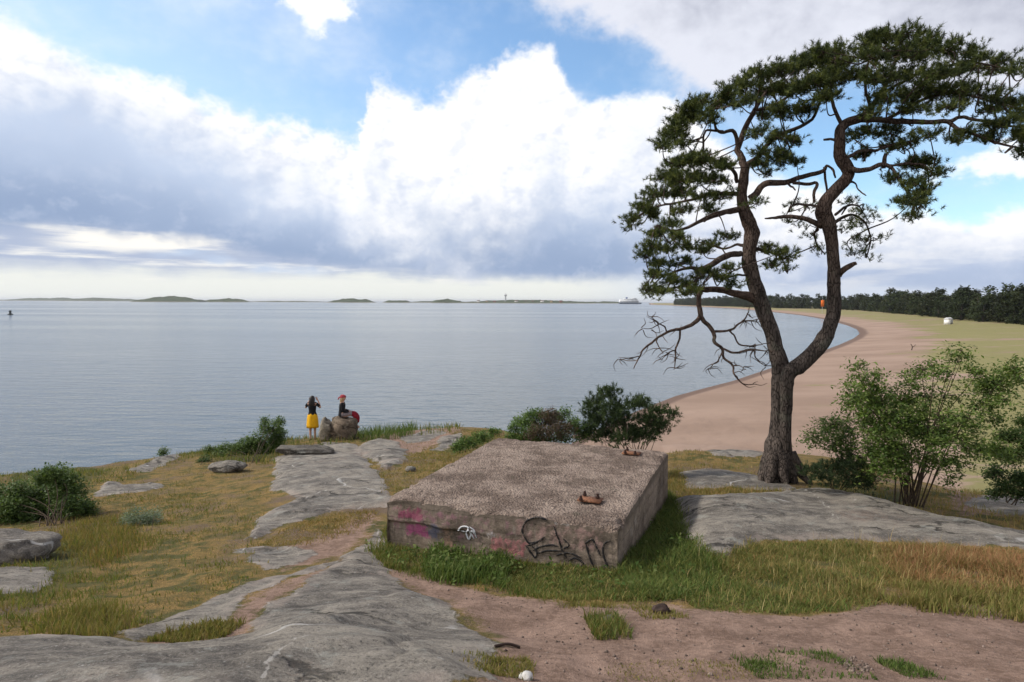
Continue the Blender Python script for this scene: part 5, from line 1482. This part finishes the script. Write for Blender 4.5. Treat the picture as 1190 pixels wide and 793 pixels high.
def fingers(J, E, wrist, side, pos, d, up):
    d = np.array(d, float); d /= np.linalg.norm(d); up = np.array(up, float); up /= np.linalg.norm(up)
    s = np.cross(d, up)
    palm = np.array(pos) + d * 0.05
    J[f'palm{side}'] = (*palm, 0.020, 0.034); E.append((wrist, f'palm{side}'))
    for k, (o_, L) in enumerate(((-0.027, 0.062), (-0.009, 0.075), (0.009, 0.070), (0.027, 0.055))):
        a = palm + d * 0.035 + s * o_; b_ = a + d * L * 0.5 + up * 0.008; c = b_ + d * L * 0.4 + up * 0.022
        for q, p in enumerate((a, b_, c)):
            J[f'f{side}{k}{q}'] = (*p, 0.0085 - q * 0.001, 0.0085 - q * 0.001)
        E += [(f'palm{side}', f'f{side}{k}0'), (f'f{side}{k}0', f'f{side}{k}1'), (f'f{side}{k}1', f'f{side}{k}2')]
    t0 = np.array(pos) + d * 0.025 + s * (-0.035); t1 = t0 + d * 0.035 - s * 0.02 + up * 0.012
    J[f'th{side}0'] = (*t0, 0.011, 0.011); J[f'th{side}1'] = (*t1, 0.009, 0.009)
    E += [(f'palm{side}', f'th{side}0'), (f'th{side}0', f'th{side}1')]
def head_bits(root, hx, hy, hz, facing=1.0):
    for s in (-1, 1):
        mb = MB(); loft(mb, [(hx + s * 0.031, hy + 0.086, hz - 0.008, .004, .003), (hx + s * 0.031, hy + 0.088, hz, .011, .006), (hx + s * 0.031, hy + 0.086, hz + 0.008, .004, .003)], 8)
        mb.build('eye', MAT_EYE, root, smooth=True)
    mb = MB(); loft(mb, [(hx, hy + 0.082, hz - 0.062, .012, .004), (hx, hy + 0.085, hz - 0.056, .024, .006), (hx, hy + 0.082, hz - 0.050, .012, .004)], 10)
    mb.build('mouth', MAT_SCARF, root, smooth=True)

def woman_standing():
    p = at(363.5, 508.5, 23.6); p[2] = gz(p[0], p[1]); print('FEET', p, at(363.5, 508.5, 23.6))
    root = empty('person', p, 'standing person in bright yellow skirt and black top, long dark hair, arms raised', 'person', rz=0.05)
    J = {'pelvis': (0, 0, .93, .15, .11), 'waist': (0, 0, 1.08, .115, .085), 'chest': (0, .0, 1.25, .135, .095), 'upper': (0, -.01, 1.355, .125, .075), 'neck': (0, -.005, 1.43, .048), 'jaw': (0, .015, 1.49, .062, .068),
         'head': (0, .012, 1.555, .078, .092), 'crown': (0, .0, 1.60, .062, .075), 'nose': (0, .105, 1.535, .012)}
    E = [('pelvis', 'waist'), ('waist', 'chest'), ('chest', 'upper'), ('upper', 'neck'), ('neck', 'jaw'), ('jaw', 'head'), ('head', 'crown'), ('head', 'nose')]
    for s, sg in (('L', -1), ('R', 1)):
        J['ear' + s] = (sg * .085, 0, 1.54, .010, .018); E.append(('head', 'ear' + s))
        J['sh' + s] = (sg * .155, -.01, 1.36, .052); J['el' + s] = (sg * .275, .10, 1.19, .036); J['fo' + s] = (sg * .22, .17, 1.33, .032); J['wr' + s] = (sg * .16, .20, 1.45, .024)
        E += [('upper', 'sh' + s), ('sh' + s, 'el' + s), ('el' + s, 'fo' + s), ('fo' + s, 'wr' + s)]
        fingers(J, E, 'wr' + s, s, (sg * .15, .205, 1.46), (-sg * .45, .1, .85), (0, -1, .2))
        J['hip' + s] = (sg * .085, 0, .84, .088); J['th' + s] = (sg * .086, .01, .66, .072); J['kn' + s] = (sg * .085, .02, .47, .050); J['ca' + s] = (sg * .085, -.005, .34, .050); J['an' + s] = (sg * .082, 0, .09, .032); J['he' + s] = (sg * .082, -.03, .035, .030); J['to' + s] = (sg * .09, .13, .025, .030, .022)
        E += [('pelvis', 'hip' + s), ('hip' + s, 'th' + s), ('th' + s, 'kn' + s), ('kn' + s, 'ca' + s), ('ca' + s, 'an' + s), ('an' + s, 'he' + s), ('an' + s, 'to' + s)]
    skinned('body', J, E, MAT_SKIN, root)
    mb = MB()
    loft(mb, [(0, 0, .96, .165, .128), (0, 0, 1.02, .142, .108), (0, 0, 1.09, .128, .099), (0, 0, 1.18, .140, .106), (0, 0, 1.27, .152, .112, .01), (0, .0, 1.325, .155, .105, .03), (0, 0.005, 1.355, .150, .095, .045)], 24, False)
    for sg in (-1, 1):
        mb.tube(catmull([(sg * .115, .07, 1.36), (sg * .118, 0, 1.415), (sg * .105, -.085, 1.33)], 5), .024, 8)
        mb.tube(catmull([(sg * .135, -.01, 1.365), (sg * .20, .03, 1.31), (sg * .235, .06, 1.265)], 5), [.060] * 5 + [.056] * 5 + [.050], 12, cap=False)
    mb.build('top', MAT_BLACK, root, smooth=True)
    mb = MB()
    loft(mb, [(0, 0, 1.0, .145, .112), (0, 0, .95, .168, .135), (0, 0, .86, .190, .155), (0, 0, .70, .205, .170), (0, 0, .56, .215, .182), (0, 0, .465, .220, .190), (0, 0, .468, .205, .175)], 36, False, 0.03)
    mb.build('skirt', MAT_YELLOW, root, smooth=True)
    mb = MB()
    loft(mb, [(0, -.06, 1.24, .05, .022), (0, -.075, 1.30, .085, .035), (0, -.07, 1.40, .098, .055), (0, -.035, 1.48, .104, .088), (0, -.014, 1.56, .102, .100), (0, -.006, 1.62, .085, .088), (0, 0, 1.665, .045, .05)], 20, True, 0.04)
    mb.build('hair', MAT_HAIR_DARK, root, smooth=True)
    head_bits(root, 0, .012, 1.555)
    for sg in (-1, 1):
        mb = MB(); loft(mb, [(sg * .087, .045, .0, .045, .125), (sg * .087, .045, .022, .046, .128), (sg * .087, .045, .030, .040, .115)], 16); mb.build('sandal', MAT_SHOE, root, smooth=True)
woman_standing()

def woman_seated():
    root = empty('person', SEAT + np.array((-0.02, 0, 0.0)), 'person sitting on the brown boulder in a black long-sleeved top and red headscarf, facing right', 'person', rz=-1.35)
    J = {'pelvis': (0, 0, .10, .155, .115), 'waist': (0, .0, .25, .12, .09), 'chest': (0, .02, .41, .135, .095), 'upper': (0, .025, .51, .125, .075), 'neck': (0, .035, .585, .048), 'jaw': (0, .062, .645, .060, .066),
         'head': (0, .062, .71, .076, .090), 'crown': (0, .05, .755, .062, .072), 'nose': (0, .158, .69, .012)}
    E = [('pelvis', 'waist'), ('waist', 'chest'), ('chest', 'upper'), ('upper', 'neck'), ('neck', 'jaw'), ('jaw', 'head'), ('head', 'crown'), ('head', 'nose')]
    for s, sg in (('L', -1), ('R', 1)):
        J['ear' + s] = (sg * .083, .05, .70, .010, .018); E.append(('head', 'ear' + s))
        J['sh' + s] = (sg * .16, .02, .51, .052); J['el' + s] = (sg * .205, .06, .26, .038); J['wr' + s] = (sg * .09, .25, .215, .025)
        E += [('upper', 'sh' + s), ('sh' + s, 'el' + s), ('el' + s, 'wr' + s)]
        fingers(J, E, 'wr' + s, s, (sg * .085, .26, .212), (-sg * .35, .9, -.15), (0, .2, -1))
        J['hip' + s] = (sg * .09, .06, .09, .09); J['th' + s] = (sg * .10, .26, .11, .078); J['kn' + s] = (sg * .10, .47, .09, .056); J['ca' + s] = (sg * .10, .50, -.08, .052); J['an' + s] = (sg * .10, .50, -.33, .033); J['to' + s] = (sg * .10, .62, -.40, .03, .022)
        E += [('pelvis', 'hip' + s), ('hip' + s, 'th' + s), ('th' + s, 'kn' + s), ('kn' + s, 'ca' + s), ('ca' + s, 'an' + s), ('an' + s, 'to' + s)]
    skinned('body', J, E, MAT_SKIN, root)
    mb = MB()
    loft(mb, [(0, 0, .07, .172, .135), (0, 0, .16, .150, .118), (0, .0, .25, .136, .106), (0, .015, .36, .150, .112), (0, .022, .46, .165, .112), (0, .025, .53, .150, .09), (0, .03, .565, .085, .065)], 24, True)
    for sg in (-1, 1):
        mb.tube(catmull([(sg * .13, .02, .52), (sg * .178, .025, .47), (sg * .212, .06, .26), (sg * .16, .15, .23), (sg * .10, .24, .215)], 6), np.linspace(.066, .036, 25), 12)
    mb.build('top', MAT_BLACK, root, smooth=True)
    mb = MB()
    mb.tube(catmull([(0, -.02, .10), (0, .12, .11), (0, .26, .125), (0, .36, .125)], 6), .105, 18)
    mb.V[0][:, 0] *= 1.75
    mb.build('skirt', MAT_MAUVE, root, smooth=True)
    mb = MB()
    mb.tube(catmull([(0, .33, .12), (0, .44, .09), (0, .51, .0), (0, .53, -.10), (0, .525, -.20)], 6), np.concatenate([np.linspace(.100, .115, 12), np.linspace(.115, .085, 13)]), 20)
    for v_ in mb.V: v_[:, 0] *= 1.7
    mb.build('skirt_hem', MAT_REDCLOTH, root, smooth=True)['label'] = 'dark red cloth over the knees'
    mb = MB()
    loft(mb, [(0, -.02, .50, .05, .03), (0, -.015, .57, .08, .05), (0, .01, .64, .09, .075), (0, .03, .70, .094, .092), (0, .04, .735, .092, .094)], 20)
    mb.build('hair', MAT_HAIR_BLOND, root, smooth=True)
    mb = MB()
    loft(mb, [(0, .045, .725, .100, .112, .012), (0, .045, .765, .099, .108, .012), (0, .04, .80, .080, .085), (0, .035, .825, .04, .045)], 20)
    mb.tube(catmull([(0, -.06, .74), (.03, -.10, .72), (.05, -.12, .66)], 4), .022, 8)
    mb.build('headscarf', MAT_SCARF, root, smooth=True)
    head_bits(root, 0, .062, .71)
woman_seated()

# ------------------------------------------------------------------ wood behind the beach
FOREST_PX = [(1300, 388), (1190, 378.5), (1140, 375), (1060, 366), (1000, 361), (940, 359), (890, 358), (850, 356.6), (800, 355), (762, 353.8)]
PINE_PAL = [(0.020, 0.030, 0.012), (0.032, 0.044, 0.016), (0.048, 0.060, 0.022), (0.030, 0.038, 0.018)]
def tree_proto(h, seed, ncl=30, nl=64):
    global RNG
    keep = RNG; RNG = np.random.default_rng(seed)
    mb, tb = MB(), MB()
    tb.tube(catmull([(0, 0, -0.6), (0.15, 0, h * 0.3), (-0.1, 0.1, h * 0.6), (0, 0, h * 0.9)], 4), np.linspace(0.22, 0.06, 13), 6)
    for k in range(ncl):
        t_ = RNG.random()
        zz = h * (0.05 + 0.90 * t_)
        rr = h * 0.30 * math.sin(math.pi * min(1, 0.30 + 0.68 * t_)) ** 0.7
        an = RNG.uniform(0, 6.28)
        c = np.array((math.cos(an) * rr * RNG.uniform(.35, 1), math.sin(an) * rr * RNG.uniform(.35, 1), zz))
        P = ellipsoid_pts(c, h * .125, h * .125, h * .075, nl, 0.4)
        leaf_quads(mb, P, h * (0.05 if nl > 40 else 0.075), pick_cols(nl, PINE_PAL), aspect=0.8)
        tb.tube([(0, 0, zz - h * .06), c], [0.06, 0.03], 4, cap=False)
    RNG = keep
    return mb, tb
def forest_line(n, off, pw=1.6):
    W = np.array([ground_px(a, b_) for a, b_ in FOREST_PX])
    seg = np.linalg.norm(np.diff(W[:, :2], axis=0), axis=1)
    cum = np.concatenate([[0], np.cumsum(seg)])
    out = []
    for k in range(n):
        t_ = (k + RNG.uniform(0.1, 0.9)) / n
        # denser close by
        s = min(cum[-1], 1500) * t_ ** pw
        i = min(np.searchsorted(cum, s, 'right') - 1, len(seg) - 1)
        f = (s - cum[i]) / seg[i]
        p = W[i] * (1 - f) + W[i + 1] * f
        d = (W[i + 1] - W[i])[:2]; d /= np.linalg.norm(d)
        nrm = np.array((d[1], -d[0]))
        if nrm[0] < 0: nrm = -nrm
        p2 = p[:2] + nrm * off * RNG.uniform(0.1, 1.9)
        out.append((p2[0], p2[1], s))
    return out
def build_wood():
    protos = []
    for q, h in enumerate((10.5, 12.0, 9.0, 11.2, 8.0, 12.6)):
        mb, tb = tree_proto(h, 100 + q)
        r = empty('beach_pine', (0, 0, 0), 'bushy dark pine in the front row of the wood behind the beach meadow', 'tree', 'pines edging the beach meadow')
        mb.C = [c * (0.75, 1.25, 0.95, 1.4, 1.15, 0.85)[q] for c in mb.C]
        mb.build('crown', MAT_NEEDLE, r, col=True); tb.build('trunk', MAT_BARK, r)
        protos.append(r)
    rows = [a for a in forest_line(190, 3.0, 1.5)]
    zs = full_h(np.array([a[0] for a in rows]), np.array([a[1] for a in rows]))[0]
    used = set()
    for k, ((x, y, s), z) in enumerate(zip(rows, zs)):
        q = int(RNG.integers(0, 6))
        src = protos[q]
        if q not in used:
            r = src; used.add(q)
        else:
            r = src.copy(); COL.objects.link(r)
            for ch in src.children:
                c = ch.copy(); COL.objects.link(c); c.parent = r
        r.location = (x, y, z - 0.1)
        sc = RNG.uniform(0.60, 0.90) * (1 + min(s, 900) / 900 * 0.35)
        r.scale = (sc * 1.1, sc * 1.1, sc)
        r.rotation_euler = (0, 0, RNG.uniform(0, 6.28))
    # the deeper wood reads as one mass
    mb = MB()
    srcs = []
    for q, h in enumerate((11.5, 13.0, 12.2)):
        m_, t_ = tree_proto(h, 200 + q, 20, 26)
        srcs.append((np.concatenate(m_.V), np.concatenate(m_.C)))
    for off, n in ((9, 330), (18, 260), (34, 160)):
        rows = forest_line(n, off, 1.25)
        zs = full_h(np.array([a[0] for a in rows]), np.array([a[1] for a in rows]))[0]
        for (x, y, s), z in zip(rows, zs):
            V, C = srcs[int(RNG.integers(0, 3))]
            sc = (0.84 + 0.5 * float(fbm2(np.array([s / 28.0]), np.array([off * 0.7]), 2, 91)[0])) * RNG.uniform(0.75, 1.1) * (1 + min(s, 900) / 900 * 0.35)
            a = RNG.uniform(0, 6.28)
            VV = np.stack([V[:, 0] * math.cos(a) - V[:, 1] * math.sin(a), V[:, 0] * math.sin(a) + V[:, 1] * math.cos(a), V[:, 2]], 1) * sc * (1.15, 1.15, 1) + (x, y, z)
            mb.add(VV, np.arange(len(VV)).reshape(-1, 4), C * RNG.uniform(0.7, 1.45) * np.array((RNG.uniform(0.9, 1.2), 1, 0.9)))
    o = mb.build('forest', MAT_NEEDLE, col=True)
    tag(o, 'dark pine wood stretching behind the front trees to the far end of the bay', 'forest', kind='stuff')
build_wood()

# ------------------------------------------------------------------ beach things
def beach_marker():
    p = at(955.5, 361, 420.0); p[2] = gz(p[0], p[1])
    root = empty('beach_marker', p, 'orange rescue board on a tall post far along the beach, between the two pine stems', 'beach marker')
    mb = MB(); mb.tube([(0, 0, -0.3), (0, 0, 6.0)], 0.14, 8); mb.build('post', simple('grey_post', (0.4, 0.38, 0.34)), root)
    mb = MB(); mb.box((0, -0.2, 6.6), (2.1, 0.12, 4.2)); mb.build('board', simple('orange_board', (0.75, 0.16, 0.02), 0.6), root)
beach_marker()
def hut():
    p = ground_px(1102, 377); p[2] = gz(p[0], p[1])
    root = empty('beach_hut', p, 'small white hut on the grass before the wood', 'hut', rz=0.4)
    w = simple('white_boards', (0.78, 0.77, 0.74), 0.7)
    mb = MB(); mb.box((0, 0, 0.75), (2.0, 1.6, 1.7)); mb.build('wall', w, root)
    mb = MB()
    V = [(-1.15, -1, 1.6), (1.15, -1, 1.6), (1.15, 1, 1.6), (-1.15, 1, 1.6), (-1.15, 0, 2.2), (1.15, 0, 2.2)]
    mb.add(V, [(0, 1, 5, 4), (2, 3, 4, 5), (0, 3, 2, 1)]); mb.add(V, [(0, 4, 3), (1, 2, 5)])
    mb.build('roof', simple('pale_roof', (0.62, 0.62, 0.62), 0.7), root)
    mb = MB(); mb.box((0.2, -0.82, 0.6), (0.75, 0.06, 1.3)); mb.build('door', simple('grey_door', (0.45, 0.45, 0.44)), root)
hut()
def drift():
    p = ground_px(1060, 407); p[2] = gz(p[0], p[1])
    mb = MB()
    mb.tube(catmull([(-0.1, 0, -0.1), (0, 0, 0.5), (-0.25, 0, 0.95)], 4), np.linspace(0.09, 0.04, 9), 7)
    mb.tube(catmull([(0, 0, 0.45), (0.3, 0, 0.6), (0.55, 0.1, 0.85)], 4), np.linspace(0.06, 0.03, 9), 6)
    mb.V = [v + p for v in mb.V]
    tag(mb.build('driftwood', MAT_DEADWOOD, smooth=True, origin=p), 'dark forked driftwood stump standing alone on the sand', 'driftwood')
drift()

# ------------------------------------------------------------------ far shore: islands, town, ferry, buoy
def island(x0, x1, ytop, Y, label, seed, col, rough_top=0.35):
    A, B = at(x0, 350, Y), at(x1, 350, Y)
    cx = (A[0] + B[0]) / 2; hw = (B[0] - A[0]) / 2
    h = at((x0 + x1) / 2, ytop, Y)[2]
    n, m_ = 120, 24
    U, V = np.meshgrid(np.linspace(-1, 1, n), np.linspace(-1, 1, m_), indexing='ij')
    dep = min(hw * 0.5, 260)
    prof = np.clip(1 - U ** 2, 0, 1) ** 0.6 * np.clip(1 - V ** 2, 0, 1) ** 0.7
    nz = fbm2(U * 3 + seed, V * 2, 3, seed) * 0.7 + fbm2(U * hw / 22 + seed, V * dep / 22, 3, seed + 2) * rough_top
    Z = h * 0.68 * prof * (1.0 + nz * 1.3) - 0.6
    x, y, z = cx + U * hw, Y + V * dep, Z
    i, j = np.meshgrid(np.arange(n - 1), np.arange(m_ - 1), indexing='ij'); i, j = i.ravel(), j.ravel()
    mb = MB(); mb.add(np.stack([x.ravel(), y.ravel(), z.ravel()], 1), np.stack([i * m_ + j, (i + 1) * m_ + j, (i + 1) * m_ + j + 1, i * m_ + j + 1], 1))
    m, N, b = new_mat('island_cover', 0.95, 0.1)
    g = N.n('ShaderNodeNewGeometry')
    zz = N.sep(g.outputs['Position'])[2]
    nn = N.noise(g.outputs['Position'], 0.03, 5, 0.65)
    wood = N.mix(nn, (0.028, 0.045, 0.020), (0.075, 0.09, 0.04))
    N.put(b.inputs['Base Color'], N.mix(N.sstep(N.add(zz, N.mul(nn, 3)), 1.2, 4.5), (0.30, 0.25, 0.20), wood))
    o = mb.build('island', m, smooth=False)
    return tag(o, label, 'island', kind='structure')
island(-60, 22, 347.5, 5200, 'low blue island at the left end of the horizon', 1, 0)
island(10, 105, 345.0, 5600, 'long low island on the left horizon', 2, 0)
island(75, 168, 345.2, 5000, 'second long low island beside the rounded one', 3, 0)
island(160, 236, 341.8, 3000, 'rounded wooded island, highest on the left horizon', 4, 0, .25)
island(236, 290, 345.8, 3100, 'small wooded island right of the rounded one', 5, 0)
island(288, 385, 349.3, 3600, 'very low skerries', 6, 0)
island(382, 436, 346.0, 3000, 'low wooded island left of the centre', 7, 0)
island(445, 478, 347.8, 3000, 'tiny wooded island', 8, 0)
island(474, 545, 348.9, 3300, 'flat island', 9, 0)
island(500, 538, 346.3, 2900, 'wooded islet', 10, 0)
island(535, 690, 348.0, 2900, 'low town island with trees', 11, 0, .6)
island(640, 740, 349.6, 3200, 'flat far shore', 12, 0)
def far_tower():
    p = at(587.5, 350.6, 2850.0); p[2] = 5
    root = empty('water_tower', p, 'slim pale tower rising above the far low island', 'tower')
    mt = simple('pale_concrete', (0.42, 0.42, 0.42))
    mb = MB(); loft(mb, [(0, 0, 0, 4, 4), (0, 0, 10, 3.0, 3.0), (0, 0, 26, 2.6, 2.6)], 12); mb.build('shaft', mt, root)
    mb = MB(); loft(mb, [(0, 0, 25, 2.6, 2.6), (0, 0, 29, 6.4, 6.4), (0, 0, 33, 6.4, 6.4), (0, 0, 35, 2, 2)], 14); mb.build('tank', mt, root)
    mb = MB(); mb.tube([(0, 0, 35), (0, 0, 42)], 0.6, 6); mb.build('mast', mt, root)
far_tower()
def far_houses():
    w = [simple('white_render', (0.72, 0.70, 0.66)), simple('ochre_boards', (0.42, 0.30, 0.15)), simple('red_boards', (0.25, 0.07, 0.05))]
    rf = simple('dark_roof', (0.16, 0.10, 0.09))
    for k, (px, ww) in enumerate(((556, 12), (566, 9), (575, 10), (600, 14), (611, 10), (619, 9), (630, 15), (641, 10), (652, 12))):
        p = at(px, 350.6, 2790.0); p[2] = 1.5
        r = empty('house', p, 'tiny house on the waterline of the far town island', 'house', 'houses on the far town island', rz=RNG.uniform(-.4, .4))
        h = 6 + RNG.uniform(0, 3)
        mb = MB(); mb.box((0, 0, h / 2), (ww, 8, h)); mb.build('wall', w[k % 3], r)
        V = [(-ww / 2 - .5, -4.6, h), (ww / 2 + .5, -4.6, h), (ww / 2 + .5, 4.6, h), (-ww / 2 - .5, 4.6, h), (-ww / 2 - .5, 0, h + 3.2), (ww / 2 + .5, 0, h + 3.2)]
        mb = MB(); mb.add(V, [(0, 1, 5, 4), (2, 3, 4, 5), (0, 3, 2, 1)]); mb.add(V, [(0, 4, 3), (1, 2, 5)]); mb.build('roof', rf, r)
far_houses()
def ferry():
    Y = 2500.0; k = Y / FPX
    p = at(732.5, 351, Y); p[2] = 0
    root = empty('ferry', p, 'white passenger ferry with dark hull at the end of the far shore', 'ferry')
    L = 27 * k
    def hullring(z, a, b_): 
        return [(-L / 2 * a, -9 * b_, z), (L * 0.36, -9 * b_, z), (L / 2 * a, 0, z), (L * 0.36, 9 * b_, z), (-L / 2 * a, 9 * b_, z)]
    V = hullring(-1, .94, .85) + hullring(5, 1.0, 1)
    mb = MB(); mb.add(V, [(i, (i + 1) % 5, (i + 1) % 5 + 5, i + 5) for i in range(5)]); mb.add(V, [(9, 8, 7, 6, 5)[::-1]])
    mb.build('hull', simple('dark_blue_hull', (0.05, 0.08, 0.14), 0.5), root)
    wh = simple('white_ship_paint', (0.8, 0.8, 0.8), 0.5)
    for z, a, b_, hh in ((5, -L * .48, L * .36, 8), (13, -L * .46, L * .32, 4), (17, -L * .30, L * .28, 3.2), (20.2, L * .08, L * .24, 2.6)):
        mb = MB(); mb.box(((a + b_) / 2, 0, z + hh / 2), (b_ - a, 16 - z * .2, hh - .05)); d = mb.build('deck', wh, root)
        mb2 = MB(); mb2.box(((a + b_) / 2, 0, z + hh * .55), ((b_ - a) * .94, 16.1 - z * .2, hh * .28)); mb2.build('window_band', simple('ship_glass', (0.05, 0.07, 0.09), 0.2), root).parent = d
    mb = MB(); mb.box((-L * .16, 0, 23), (7, 5, 6)); mb.build('funnel', simple('blue_funnel', (0.06, 0.10, 0.25)), root)
    mb = MB(); mb.tube([(L * .16, 0, 22), (L * .16, 0, 29)], .35, 6); mb.build('mast', wh, root)
ferry()
def buoy():
    p = atz(12, 366, 0.0)
    root = empty('buoy', p, 'small dark buoy floating alone far out on the water', 'buoy')
    s = 1.0
    mt = simple('dark_buoy_paint', (0.04, 0.05, 0.05), 0.6)
    mb = MB(); loft(mb, [(0, 0, -.5, 1.2, 1.2), (0, 0, .3, 1.3, 1.3), (0, 0, .55, 1.0, 1.0)], 14); mb.build('float', mt, root, smooth=True)
    mb = MB(); loft(mb, [(0, 0, .5, .6, .6), (0, 0, 1.6, .4, .4), (0, 0, 1.65, .7, .7), (0, 0, 2.3, .5, .5)], 10); mb.build('top_mark', mt, root)
buoy()

# ------------------------------------------------------------------ air
def haze():
    m = bpy.data.materials.new('sea_air'); m.use_nodes = True
    t = m.node_tree; t.nodes.clear()
    o = t.nodes.new('ShaderNodeOutputMaterial'); v = t.nodes.new('ShaderNodeVolumePrincipled')
    v.inputs['Color'].default_value = (0.93, 0.96, 1.0, 1)
    v.inputs['Density'].default_value = HAZE
    v.inputs['Anisotropy'].default_value = 0.2
    t.links.new(v.outputs[0], o.inputs['Volume'])
    mb = MB(); mb.box((0, 15000, 28), (54000, 35000, 74))
    ob = mb.build('haze', m)
    tag(ob, 'pale sea air between the headland and the far islands', 'haze', kind='stuff')
HAZE = 6e-5
haze()
